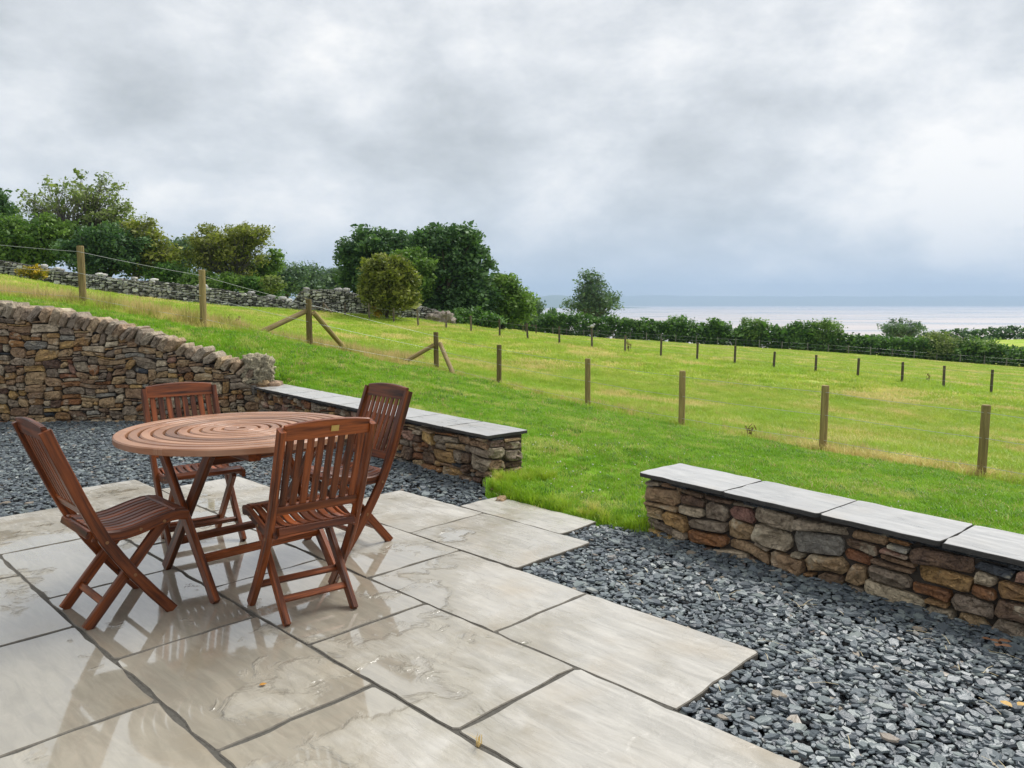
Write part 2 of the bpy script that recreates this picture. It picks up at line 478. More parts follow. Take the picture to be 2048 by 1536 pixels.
for u in np.linspace(980, 2050, 9):
    o_ = np.argsort(MID_U)
    pm = at_depth(u, float(np.interp(u, np.array(MID_U)[o_], np.array(MID_V)[o_])), float(np.interp(u, np.array(MID_U)[o_], (30.5 + 15.5 * (np.arange(23) - 2) / 20)[o_])))
    ph = at_depth(u, float(np.interp(u, [h_[0] for h_ in HEDGE], [h_[1] for h_ in HEDGE])), float(np.interp(u, [h_[0] for h_ in HEDGE], [h_[2] for h_ in HEDGE])))
    for f_ in (0.33, 0.67):
        ctrl.append(pm + (ph - pm) * f_ - np.array([0, 0, 0.06]))
CT = np.array(ctrl)


def tps_fit(P, z, lam=0.02):
    n = len(P)
    d = np.linalg.norm(P[:, None] - P[None], axis=2)
    K = np.where(d > 0, d * d * np.log(d + 1e-9), 0) + lam * np.eye(n)
    A = np.zeros((n + 3, n + 3))
    A[:n, :n] = K; A[:n, n] = 1; A[:n, n + 1:] = P; A[n, :n] = 1; A[n + 1:, :n] = P.T
    return np.linalg.solve(A, np.concatenate([z, np.zeros(3)]))


SXY = np.array([1.0, 1.0])
TW = tps_fit(CT[:, :2], CT[:, 2], 0.3)


def wall_b(a):
    """front edge of the low wall's cap, in the paving's b coordinate"""
    return 4.06 - 0.085 * (a + 4.24)


def sstep(x, a, b):
    t = np.clip((x - a) / (b - a), 0, 1)
    return t * t * (3 - 2 * t)


def height(x, y):
    x = np.atleast_1d(np.asarray(x, float)); y = np.atleast_1d(np.asarray(y, float))
    xc = np.clip(x, -60, 110); yc = np.clip(y, 1.0, 140)
    z = np.empty(len(x))
    for s in range(0, len(x), 4000):
        q = np.stack([xc[s:s + 4000], yc[s:s + 4000]], 1)
        d = np.linalg.norm(q[:, None] - CT[None, :, :2], axis=2)
        z[s:s + 4000] = (d * d * np.log(d + 1e-9)) @ TW[:len(CT)] + TW[len(CT)] + q @ TW[len(CT) + 1:]
    far = np.maximum(0, y - 140) + 0.6 * np.maximum(0, x - 110) + 0.25 * np.maximum(0, -60 - x)
    z = z - 0.075 * far
    a, b = xy2ab(x, y)
    wb = wall_b(a)
    opening = (a > -4.45) & (a < -2.4)
    z = np.where(opening & (b < 4.2), -0.07 + (z + 0.07) * sstep(b, 3.82, 3.97), z)
    band = (~((a > -4.2) & (a < -2.74))) & (a > -9.1) & (b < wb + 0.47) & (b > wb - 0.6) & (y < 9.9)
    z = np.where(band, np.minimum(z, 0.28), z)
    return z


def h1(x, y):
    return float(height([x], [y])[0])


FENCE_XY = np.array([[p[0], p[1]] for _, p, _ in nf])


def fence_y(x):
    """the mown lawn's edge: just on the house side of the near fence"""
    o = np.argsort(FENCE_XY[:, 0])
    return np.interp(x, FENCE_XY[o, 0], FENCE_XY[o, 1])


def is_lawn(x, y):
    return (y < fence_y(x) - 0.28) & (x > -14) & (x < FENCE_XY[-1, 0] + 1.5)


def courtyard(x, y, m=0.0):
    a, b = xy2ab(x, y)
    wb = wall_b(a)
    opening = (a > -4.13) & (a < -2.80)
    return np.where(opening, b < 3.7 + m, (b < wb + 0.24 + m)) & (y < 9.42 + m)


def axis(lo, hi, step, far_lo, far_hi, g=1.16):
    c = list(np.arange(lo, hi + 1e-6, step))
    s = step
    while c[-1] < far_hi:
        s *= g; c.append(c[-1] + s)
    s = step
    while c[0] > far_lo:
        s *= g; c.insert(0, c[0] - s)
    return np.array(c)


gx = axis(-9, 10, 0.2, -2500, 2500)
gy = axis(2.0, 20, 0.2, -12, 1500)
GX, GY = np.meshgrid(gx, gy)
GZ = height(GX.ravel(), GY.ravel()).reshape(GX.shape)
nz = np.array([mnoise.noise((x * 0.35, y * 0.35, 0)) * 0.05 + mnoise.noise((x * 1.3, y * 1.3, 5)) * 0.02 for x, y in zip(GX.ravel(), GY.ravel())]).reshape(GX.shape)
GZ = GZ + nz * sstep(GY, 9, 14) * 1.6
GZ = np.where(GY < 2.2, np.minimum(GZ, -0.12), GZ)
nxg = len(gx)
idx = np.arange(GX.size).reshape(GX.shape)
Q = np.stack([idx[:-1, :-1], idx[:-1, 1:], idx[1:, 1:], idx[1:, :-1]], -1).reshape(-1, 4)
cx = GX.ravel()[Q].mean(1); cy = GY.ravel()[Q].mean(1)
keep = ~courtyard(cx, cy)
lawnf = is_lawn(cx, cy)
VV = np.stack([GX.ravel(), GY.ravel(), GZ.ravel()], 1)


def submesh(name, sel, mat):
    q = Q[sel]
    u, inv = np.unique(q, return_inverse=True)
    return fastmesh(name, VV[u], inv.reshape(-1, 4), mat, smooth=True)


tag(submesh('lawn', keep & lawnf, LAWN_G), 'mown green lawn sloping between the garden walls and the fence', 'lawn', kind='structure')
tag(submesh('field', keep & ~lawnf, FIELD_G), 'sloping pasture beyond the fence running down to the shore', 'field', kind='structure')

# sea / wet sands of the estuary
def sea_mat():
    m, N = new_mat('estuary')
    pos = N.n('ShaderNodeNewGeometry').outputs['Position']
    st = N.vmath('MULTIPLY', pos, (0.00045, 0.0016, 1.0))
    n1 = N.noise(st, 1.4, 6, 0.6, 1.2)
    n2 = N.noise(N.vmath('MULTIPLY', pos, (0.0012, 0.009, 1)), 1.0, 5, 0.6, 0.6)
    f = N.math('ADD', N.math('MULTIPLY', n1, 0.7), N.math('MULTIPLY', n2, 0.3))
    c = N.mix(N.maprange(f, 0.4, 0.6), (0.47, 0.40, 0.375), (0.39, 0.37, 0.365))
    b = N.n('ShaderNodeBsdfPrincipled', Base__Color=c, Roughness=N.maprange(f, 0.38, 0.62, 0.55, 0.18))
    finish(N, b.outputs[0])
    return m


S = 16000
tag(mobj('estuary_water', [(-S, 200, -50), (S, 200, -50), (S, 11800, -50), (-S, 11800, -50)], [(0, 1, 2, 3)], sea_mat()), 'pale wet sands and shallow water of the estuary below the fields', 'water', kind='structure')

# far shore and hills
HILL = plain('far_hills', (0.06, 0.10, 0.045), 0.95, 0.3, 0.002, 0.0, coord='P')


def hills(name, x0, x1, y0, depth, hfun, label, nx=90, ny=10):
    V = []; Fc = []
    for j in range(ny + 1):
        for i in range(nx + 1):
            x = x0 + (x1 - x0) * i / nx
            t = j / ny
            V.append((x, y0 + depth * t, -52 + hfun(x, t)))
    for j in range(ny):
        for i in range(nx):
            k = j * (nx + 1) + i
            Fc.append((k, k + 1, k + nx + 2, k + nx + 1))
    tag(mobj(name, V, Fc, HILL, smooth=True), label, 'hills', kind='structure')


def hn(x, s, o): return mnoise.fractal((x / s, o, 0.3), 1.0, 2.0, 4)


hills('far_hills', -15500, 15500, 11200, 3500, lambda x, t: (150 + 95 * hn(x, 2600, 3.3)) * math.sin(math.pi * min(1, t * 0.62 + 0.0)) + 4, 'far low hills across the estuary, faded by haze')
hills('headland', -500, 1500, 7000, 1400, lambda x, t: 105 * math.exp(-((x - 400) / 380) ** 2) * (math.sin(math.pi * min(1, t)) ** 0.8) + 30 * math.sin(math.pi * t) * math.exp(-((x - 650) / 420) ** 2), 'rounded blue headland rising from the estuary')

# ------------------------------------------------------------------ paving
COURSES = [
    (-0.28, 0.36, [-5.0, -4.08, -3.17, -2.27, -1.37, -0.46, 0.46, 1.37]),
    (0.36, 0.98, [-5.46, -4.55, -3.64, -2.73, -1.82, -0.91, 0.0, 0.91, 1.82]),
    (0.98, 1.59, [-5.9, -5.0, -4.08, -3.17, -2.27, -1.37, -0.46, 0.46, 1.37]),
    (1.59, 2.22, [-6.4, -5.48, -4.57, -3.65, -2.74, -1.82, -0.91, 0.0, 0.91]),
    (2.22, 2.855, [-5.93, -5.03, -4.12, -3.21, -2.28, -1.375]),
    (2.855, 3.49, [-4.6, -3.68, -2.765]),
    (3.49, 3.865, [-3.94, -3.0]),
]
bv = []; bf = []
for b0, b1, js in COURSES:
    k = len(bv)
    for a, b in ((js[0] + 0.012, b0), (js[-1] - 0.012, b0), (js[-1] - 0.012, b1), (js[0] + 0.012, b1)):
        bv.append((*ab2xy(a, b), -0.005))
    bf.append((k, k + 1, k + 2, k + 3))
patio = tag(mobj('patio', bv, bf, GROUT), 'patio of rain-wet pale sandstone slabs with grey joints', 'patio', kind='structure')


def edged_slab(name, w, d, th, mat, parent, loc, rz, jit=0.004, ch=0.006, tilt=0.0, seed=0, edge_mat=None):
    """a riven slab: wavering edges, chamfer, sides"""
    r = random.Random(seed)
    pts = []
    nsx = max(5, int(w / 0.07)); nsy = max(4, int(d / 0.07))
    def j(): return r.gauss(0, jit)
    cr = [r.uniform(0.004, 0.016) for _ in range(4)]
    for i in range(nsx): pts.append((-w / 2 + cr[0] + (w - cr[0] - cr[1]) * i / (nsx - 1), -d / 2 + j()))
    for i in range(nsy): pts.append((w / 2 + j(), -d / 2 + cr[1] + (d - cr[1] - cr[2]) * i / (nsy - 1)))
    for i in range(nsx): pts.append((w / 2 - cr[2] - (w - cr[2] - cr[3]) * i / (nsx - 1), d / 2 + j()))
    for i in range(nsy): pts.append((-w / 2 + j(), d / 2 - cr[3] - (d - cr[3] - cr[0]) * i / (nsy - 1)))
    n = len(pts)
    V = [(x - math.copysign(ch, x) * (abs(x) > w / 2 - 0.03), y - math.copysign(ch, y) * (abs(y) > d / 2 - 0.03), 0.0) for x, y in pts]
    V += [(x, y, -ch * r.uniform(0.7, 1.3)) for x, y in pts]
    V += [(x * 0.995, y * 0.995, -th) for x, y in pts]
    Fc = [tuple(range(n))]
    for k in range(n):
        q = (k + 1) % n
        Fc.append((k, n + k, n + q, q)); Fc.append((n + k, 2 * n + k, 2 * n + q, n + q))
    Fc.append(tuple(2 * n + k for k in reversed(range(n))))
    o = mobj(name, V, Fc, mat, parent)
    o.data.materials.append(edge_mat)
    o.data.polygons.foreach_set('material_index', [0] + [1] * (len(Fc) - 1))
    o.location = loc
    o.rotation_euler = (r.gauss(0, tilt), r.gauss(0, tilt), rz)
    return o


SLAB_RECTS = []
for ci, (b0, b1, js) in enumerate(COURSES):
    for i in range(len(js) - 1):
        a0, a1 = js[i], js[i + 1]
        SLAB_RECTS.append((a0, a1, b0, b1))
        jw = 0.0125 if ci < 4 else 0.008
        flip = math.pi if rng.random() < 0.5 else 0
        x, y = ab2xy((a0 + a1) / 2, (b0 + b1) / 2)
        edged_slab('paving_slab', a1 - a0 - jw, b1 - b0 - jw, 0.03, SLAB, patio, (x, y, rng.normal(0, 0.0012)), TH + flip, 0.0035, 0.004, 0.0012, ci * 31 + i, SLAB_EDGE)

# courtyard base under the gravel
cbv = [(*ab2xy(a, b), -0.05) for a, b in ((-14.5, -0.9), (2.6, -0.9), (2.6, 3.8), (-2.0, 4.2), (-4.2, 4.4), (-14.5, 5.2))]
tag(mobj('gravel_bed', cbv, [tuple(range(6))], BED), 'dark ground under the slate chippings', 'ground', kind='structure')

# ------------------------------------------------------------------ slate chippings
def slate_mat():
    m, N = new_mat('slate_chippings')
    a = N.n('ShaderNodeAttribute', _attribute_name='lc').outputs['Fac']
    pos = N.n('ShaderNodeNewGeometry').outputs['Position']
    c = N.ramp(a, [(0.0, (0.040, 0.050, 0.058)), (0.25, (0.080, 0.097, 0.110)), (0.55, (0.130, 0.155, 0.164)), (0.80, (0.19, 0.222, 0.212)), (0.93, (0.30, 0.325, 0.30)), (0.965, (0.15, 0.115, 0.10)), (1.0, (0.24, 0.20, 0.15))])
    n = N.noise(pos, 130, 3, 0.6)
    c = N.mix(N.math('MULTIPLY', n, 0.5), c, N.mix(1.0, c, (0.55, 0.6, 0.65), 'MULTIPLY'))
    bp = N.n('ShaderNodeBump', Strength=0.35, Distance=0.004, Height=n).outputs[0]
    b = N.n('ShaderNodeBsdfPrincipled', Base__Color=c, Roughness=0.4, Normal=bp)
    b.inputs['Specular IOR Level'].default_value = 0.5
    finish(N, b.outputs[0])
    return m


SLATE = slate_mat()


def chips(name, P, size, label, ztop=-0.012, zspan=0.026):
    n = len(P); k = 6
    ang = np.sort(rng.uniform(0, 2 * np.pi, (n, k)), axis=1) * 0.35 + (np.arange(k) * 2 * np.pi / k)[None] * 0.65 + rng.uniform(0, 6.28, (n, 1)) * 0
    rad = rng.uniform(0.6, 1.15, (n, k))
    L = size * np.clip(rng.lognormal(-0.08, 0.40, n), 0.4, 2.1) * 0.5
    asp = rng.uniform(0.45, 0.85, n)
    th = L * rng.uniform(0.12, 0.32, n)
    X = np.cos(ang) * rad * L[:, None]; Y = np.sin(ang) * rad * (L * asp)[:, None]
    top = np.stack([X * 0.86, Y * 0.84, np.repeat(th[:, None] / 2, k, 1) + rng.normal(0, 0.12, (n, k)) * th[:, None]], -1)
    bot = np.stack([X, Y, -np.repeat(th[:, None] / 2, k, 1)], -1)
    loc = np.concatenate([top, bot], 1)                      # n, 12, 3
    yaw = rng.uniform(0, 2 * np.pi, n); tl = np.abs(rng.normal(0, 0.22, n)) + 0.03; td = rng.uniform(0, 2 * np.pi, n)
    cz, sz = np.cos(yaw), np.sin(yaw)
    x = loc[..., 0] * cz[:, None] - loc[..., 1] * sz[:, None]; y = loc[..., 0] * sz[:, None] + loc[..., 1] * cz[:, None]; z = loc[..., 2]
    ax, ay = np.cos(td), np.sin(td)                           # tilt about the axis (ax, ay)
    dot = x * ax[:, None] + y * ay[:, None]; per = -x * ay[:, None] + y * ax[:, None]
    c, s = np.cos(tl)[:, None], np.sin(tl)[:, None]
    per2 = per * c - z * s; z2 = per * s + z * c
    x2 = dot * ax[:, None] - per2 * ay[:, None]; y2 = dot * ay[:, None] + per2 * ax[:, None]
    z0 = ztop - zspan * rng.random(n) ** 1.3 - L * np.sin(tl) * 0.35
    V = np.stack([x2 + P[:, 0:1], y2 + P[:, 1:2], z2 + z0[:, None]], -1).reshape(-1, 3)
    t = []
    for i in range(1, k - 1): t.append((0, i, i + 1))
    for i in range(k):
        q = (i + 1) % k
        t += [(i, k + i, k + q), (i, k + q, q)]
    T = (np.array(t)[None] + (np.arange(n) * 2 * k)[:, None, None]).reshape(-1, 3)
    lc = np.repeat(np.clip(rng.beta(2.0, 2.5, n) + np.where(rng.random(n) < 0.05, 0.45, 0), 0, 1), 2 * k)
    o = fastmesh(name, V, T, SLATE, attr={'lc': lc})
    tag(o, label, 'gravel', kind='stuff')


def in_slab(a, b, m=0.0):
    r = np.zeros(len(a), bool)
    for a0, a1, b0, b1 in SLAB_RECTS:
        r |= (a > a0 - m) & (a < a1 + m) & (b > b0 - m) & (b < b1 + m)
    return r


def scatter_ab(a0, a1, b0, b1, dens):
    n = int((a1 - a0) * (b1 - b0) * dens)
    return rng.uniform(a0, a1, n), rng.uniform(b0, b1, n)


a, b = scatter_ab(-3.05, 1.3, 1.2, 4.1, 3700)
ok = ~in_slab(a, b, 0.004) & (b < wall_b(a) + 0.07) & ((a > -2.72) | (b < 3.93)) & (b > 2.2) & ~((a > -3.05) & (a < -2.74) & (b > 3.86 + (a + 2.95) * 0.6))
ok &= ~((b > 3.0) & (a > 0.9))
x, y = ab2xy(a[ok], b[ok])
chips('slate_gravel', np.stack([x, y], 1), 0.040, 'blue grey slate chippings between the paving and the low wall, at the lawn opening', -0.008, 0.026)
a, b = scatter_ab(-13.4, -3.7, -0.4, 4.75, 1800)
x, y = ab2xy(a, b)
ok = ~in_slab(a, b, 0.004) & (b < wall_b(a) + 0.07) & (y < 9.28) & (x > -10.4) & ((b > 2.0) | (a < -5.4)) & ((a < -4.14) | (b < 3.88 - (a + 4.14) * 0.25))
chips('slate_gravel', np.stack([x[ok], y[ok]], 1), 0.042, 'blue grey slate chippings below the tall rubble wall', -0.008, 0.026)

# ------------------------------------------------------------------ rubble walls
def pack(L, zt, cw, ch, ws, hs, r, s0=0.0):
    """fill the face (0..L, 0..zt(s)) with rectangles, bottom up; returns (s, z, w, h)"""
    nx = int(L / cw); nzr = int(max(zt(s) for s in np.linspace(0, L, 60)) / ch) + 1
    occ = np.zeros((nzr, nx), bool)
    for i in range(nx):
        lim = int(zt((i + 0.5) * cw) / ch)
        occ[max(0, lim):, i] = True
    res = []
    for j in range(nzr):
        i = 0
        while i < nx:
            if occ[j, i]:
                i += 1; continue
            w = int(r.choice(ws)); h = int(r.choice(hs))
            if h * ch > w * cw * 0.75: h = max(1, int(w * cw * r.uniform(0.3, 0.75) / ch))
            k = 0
            while k < w and i + k < nx and not occ[j, i + k]: k += 1
            rest = 0
            while i + k + rest < nx and not occ[j, i + k + rest] and rest < 3: rest += 1
            if 0 < rest < 2: k += rest
            hh = 1
            while hh < h and j + hh < nzr and not occ[j + hh, i:i + k].any(): hh += 1
            occ[j:j + hh, i:i + k] = True
            res.append((i * cw, j * ch, k * cw, hh * ch))
            i += k
    return res


def stone_geo(w, h, depth, r, gap=0.006, round_=0.3, proud=0.02, n_extra=True, warp=None, org=(0, 0)):
    """stone in the (s, z, out) frame, centred on its rectangle"""
    W = w / 2 - gap / 2; Hh = h / 2 - gap / 2
    m = min(W, Hh)
    def c(): return r.uniform(0.10, round_ + 0.62) * m
    P = []
    for sx, sz in ((-1, -1), (1, -1), (1, 1), (-1, 1)):
        c1, c2 = c(), c()
        p1 = (sx * (W - c1), sz * Hh); p2 = (sx * W, sz * (Hh - c2))
        P += ([p1, p2] if (sx, sz) in ((1, -1), (-1, 1)) else [p2, p1])
    if W > 0.07:
        P.insert(2, (r.uniform(-.3, .3) * W, -Hh)); 
        P.insert(7, (r.uniform(-.3, .3) * W, Hh))
    sh = r.gauss(0, 0.22) * min(m, 0.05)
    P = [(x + sh * z / Hh, z) for x, z in P]
    cs = sorted(P, key=lambda q: math.atan2(q[1], q[0]))
    P = [(x + r.gauss(0, 0.06) * m, z + r.gauss(0, 0.10) * m) for x, z in cs]
    if warp: P = [(x + warp(org[0] + x, org[1] + z)[0], z + warp(org[0] + x, org[1] + z)[1]) for x, z in P]
    n = len(P)
    cxm = sum(p[0] for p in P) / n; czm = sum(p[1] for p in P) / n
    base = r.uniform(0.0, proud)
    tx, tz = r.gauss(0, 0.10), r.gauss(0, 0.10)
    def out(x, z): return base + tx * x + tz * z
    V = []
    for x, z in P: V.append((x, z, -depth))
    for x, z in P: V.append((x, z, out(x, z) - min(0.012, m * 0.4)))
    for x, z in P:
        q = 1 - min(0.3, 0.006 / m) + r.gauss(0, 0.015)
        V.append((cxm + (x - cxm) * q, czm + (z - czm) * q, out(x, z) - 0.002 + r.gauss(0, 0.0035)))
    big = m > 0.028
    rings = 3
    if big:
        for x, z in P:
            q = 0.5 + r.uniform(-0.12, 0.12)
            V.append((cxm + (x - cxm) * q, czm + (z - czm) * q, out(x, z) + r.gauss(0.003, 0.009)))
        rings = 4
    V.append((cxm, czm, base + r.gauss(0.004, 0.008)))
    Fc = []
    for k in range(rings - 1):
        for i in range(n):
            q = (i + 1) % n
            Fc.append((k * n + i, k * n + q, (k + 1) * n + q, (k + 1) * n + i))
    last = (rings - 1) * n; cidx = rings * n
    for i in range(n): Fc.append((last + i, last + (i + 1) % n, cidx))
    return V, Fc


def joined(name, items, parent):
    """many small pieces as one part: items are (verts in world space, faces, material)"""
    mats = []; V = []; Fc = []; mi = []
    for W_, F_, m_ in items:
        if m_ not in mats: mats.append(m_)
        o_ = len(V)
        V += [tuple(map(float, q)) for q in W_]
        Fc += [tuple(i + o_ for i in f) for f in F_]
        mi += [mats.index(m_)] * len(F_)
    o = mobj(name, V, Fc, mats[0], parent)
    for m_ in mats[1:]: o.data.materials.append(m_)
    o.data.polygons.foreach_set('material_index', mi)
    return tag(o, kind='stuff')


def face_stones(parent, P0, d, nrm_, L, zt, r, cw=0.03, ch=0.024, ws=(3, 4, 5, 6, 7, 8, 9), hs=(1, 2, 2, 3, 3, 4, 5), zb=-0.05, depth=0.10, mats=None, weights=None, name='stone', zbase=None, pw=None, norm=False, limit=300, gap=0.009, proud=0.022, warp_amp=0.018):
    d = np.array([d[0], d[1], 0.0]); nn = np.array([nrm_[0], nrm_[1], 0.0]); P0 = np.array([P0[0], P0[1], 0.0])
    def warp(s, z):
        v = mnoise.noise_vector((s * 3.0 + P0[0] * 7, z * 5.0, P0[1]))
        return v[0] * warp_amp, v[1] * warp_amp
    made = []
    H0 = 0.0
    if norm:
        H0 = round((zt(L / 2) - zb) / ch) * ch
    for s, z, w, h in pack(L, (lambda q: H0 + 1e-4) if norm else (lambda q: zt(q) - zb), cw, ch, ws, hs, r):
        sc, zc = s + w / 2, z + h / 2 + zb
        if norm:
            kz = (zt(sc) - zb) / H0
            h *= kz; zc = zb + (z * kz + h / 2)
        V, Fc = stone_geo(w, h, depth, r, gap=gap, proud=proud, warp=warp, org=(sc, zc))
        Wv = [tuple(d * v[0] + np.array([0, 0, 1.0]) * v[1] + nn * v[2]) for v in V]
        if np.cross(d, (0, 0, 1)) @ nn < 0: Fc = [tuple(reversed(f)) for f in Fc]
        if mats: mat = mats[int(r.choices(range(len(mats)), weights)[0])]
        else:
            thin = h < 0.035
            ww = SW.copy() if pw is None else np.array(pw, float)
            if thin: ww[7] *= 3
            if h > 0.06 or w > 0.2: ww[7] = 0
            mat = STONES[int(r.choices(range(len(STONES)), ww)[0])][0]
        loc = P0 + d * sc + np.array([0, 0, zc])
        vis = abs(loc[0] / loc[1]) < 0.70 if loc[1] > 0 else False
        made.append((w * h / (loc @ loc) * (1.0 if vis else 0.02), Wv, Fc, mat, loc))
    made.sort(key=lambda t: -t[0])
    for k_, (ar, Wv, Fc, mat, loc) in enumerate(made):
        if k_ >= limit: break
        o = mobj(name, Wv, Fc, mat, parent)
        o.location = tuple(loc)
    if len(made) > limit:
        joined('small_stones', [(np.array(Wv) + loc, Fc, mat) for _, Wv, Fc, mat, loc in made[limit:]], parent)


def box_core(name, P0, d, nn, L, T, zfun, zb, parent, mat, nseg=24, back=None):
    """solid wall core behind the face stones; zfun(s) is the top"""
    d = np.array(d); nn = np.array(nn); P0 = np.array(P0)
    V = []; Fc = []
    for i in range(nseg + 1):
        s = L * i / nseg
        f = P0 + d * s; k = f - nn * T
        V += [(*f, zb), (*f, zfun(s)), (*k, zfun(s)), (*k, zb)]
    for i in range(nseg):
        o = 4 * i
        for e in range(3): Fc.append((o + e, o + e + 1, o + 4 + e + 1, o + 4 + e))
    Fc.append((0, 3, 2, 1)); Fc.append(tuple(4 * nseg + q for q in (0, 1, 2, 3)))
    return mobj(name, V, Fc, mat, parent)


# --- tall rubble wall with upright coping
rw = random.Random(11)
W0 = np.array([-11.34, 8.86]); W1 = np.array([-2.98, 9.30])
wd = (W1 - W0) / np.linalg.norm(W1 - W0); wn = np.array([wd[1], -wd[0]]); WL = float(np.linalg.norm(W1 - W0))
TOPPX = [(-500, 560), (0, 628), (80, 640), (160, 655), (240, 672), (320, 696), (400, 722), (470, 745), (540, 765)]


def wall_top(s):
    """body top under the coping: read along the photo's coping line at the wall's own distance"""
    P = W0 + wd * s
    u = 1024 + FPX * P[0] / P[1] * 1.0
    v = np.interp(u, [t[0] for t in TOPPX], [t[1] for t in TOPPX])
    return at_depth(u, v, P[1])[2]


tallwall = tag(empty('rubble_wall', (0, 0, 0)), 'tall tan rubble wall with upright coping, stepping down to the lawn', 'wall')
box_core('core', W0 - wn * 0.035, wd, wn, WL, 0.33, lambda s: wall_top(s) - 0.005, -0.12, tallwall, MORTAR, 40)
face_stones(tallwall, W0, wd, wn, WL, wall_top, rw, zb=-0.06, cw=0.03, ch=0.026, ws=(3, 4, 5, 6, 7, 8, 9), hs=(1, 2, 2, 3, 3, 4, 4, 5), warp_amp=0.046)
# coping: thin stones on edge, leaning
s = 0.0
while s < WL - 0.16:
    w = rw.uniform(0.055, 0.105)
    hgt_ = rw.uniform(0.155, 0.225)
    dep = rw.uniform(0.29, 0.37)
    lean = R(rw.uniform(26, 46))
    V, Fc = stone_geo(w, hgt_, dep, rw, gap=0.004, proud=0.03, round_=0.5)
    ca, sa = math.cos(lean), math.sin(lean)
    V2 = []
    for a_, b_, c_ in V:
        s_, z_ = a_ * ca + b_ * sa, -a_ * sa + b_ * ca
        V2.append((wd[0] * s_ + wn[0] * c_, wd[1] * s_ + wn[1] * c_, z_))
    P = W0 + wd * (s + w / 2)
    o = mobj('coping_stone', V2, Fc, COPE[rw.choice([0, 0, 1, 1, 2])], tallwall)
    o.location = (P[0] + wn[0] * rw.uniform(0.0, 0.035), P[1] + wn[1] * 0.02, wall_top(s + w / 2) + hgt_ * 0.37 * ca + rw.uniform(-0.01, 0.02))
    s += w * 1.02 / ca * 0.93


def boulder(name, size, mat, parent, loc, seed, amp=0.16, sub=3, rz=0.0, square=0.5):
    bm = bmesh.new()
    bmesh.ops.create_icosphere(bm, subdivisions=sub, radius=1.0)
    for v in bm.verts:
        p = v.co.copy()
        mx = max(abs(p.x), abs(p.y), abs(p.z))
        q = p.lerp(p / mx, square)
        nn_ = mnoise.fractal(p * (3.4 if sub > 4 else 2.2) + Vector((seed, seed * 2, 0)), 0.8, 2.1, 5)
        q *= 1 + amp * nn_
        v.co = Vector((q.x * size[0] / 2, q.y * size[1] / 2, q.z * size[2] / 2))
    me = bpy.data.meshes.new(name)
    bm.to_mesh(me); bm.free()
    me.materials.append(mat)
    me.polygons.foreach_set('use_smooth', [True] * len(me.polygons))
    o = bpy.data.objects.new(name, me)
    COL.objects.link(o)
    o.location = loc
    o.rotation_euler = (0, 0, rz)
    if parent: o.parent = parent
    return o


pe = at_depth(513, 738, 9.4)
tag(boulder('end_stone', (0.36, 0.40, 0.34), LIME, tallwall, (pe[0], pe[1] + 0.06, pe[2] - 0.005), 3.0, 0.34, 5, 0.2, 0.45), 'big pale pitted limestone block ending the coping')
boulder('end_stone', (0.50, 0.36, 0.13), COPE[2], tallwall, (pe[0] + 0.02, pe[1] + 0.09, pe[2] - 0.22), 8.0, 0.12, 3, 0.1, 0.8)

# --- low walls with slab caps
PW_LOW = [7, 4, 9, 1.5, 4, 1.5, 8, 1.5, 2.5]
WDIR = np.array([1.0, -0.085]); WDIR /= np.linalg.norm(WDIR)
wdx = AX * WDIR[0] + BX * WDIR[1]; wnx = np.array([wdx[1], -wdx[0]])     # along; towards the courtyard
if wnx @ BX > 0: wnx = -wnx


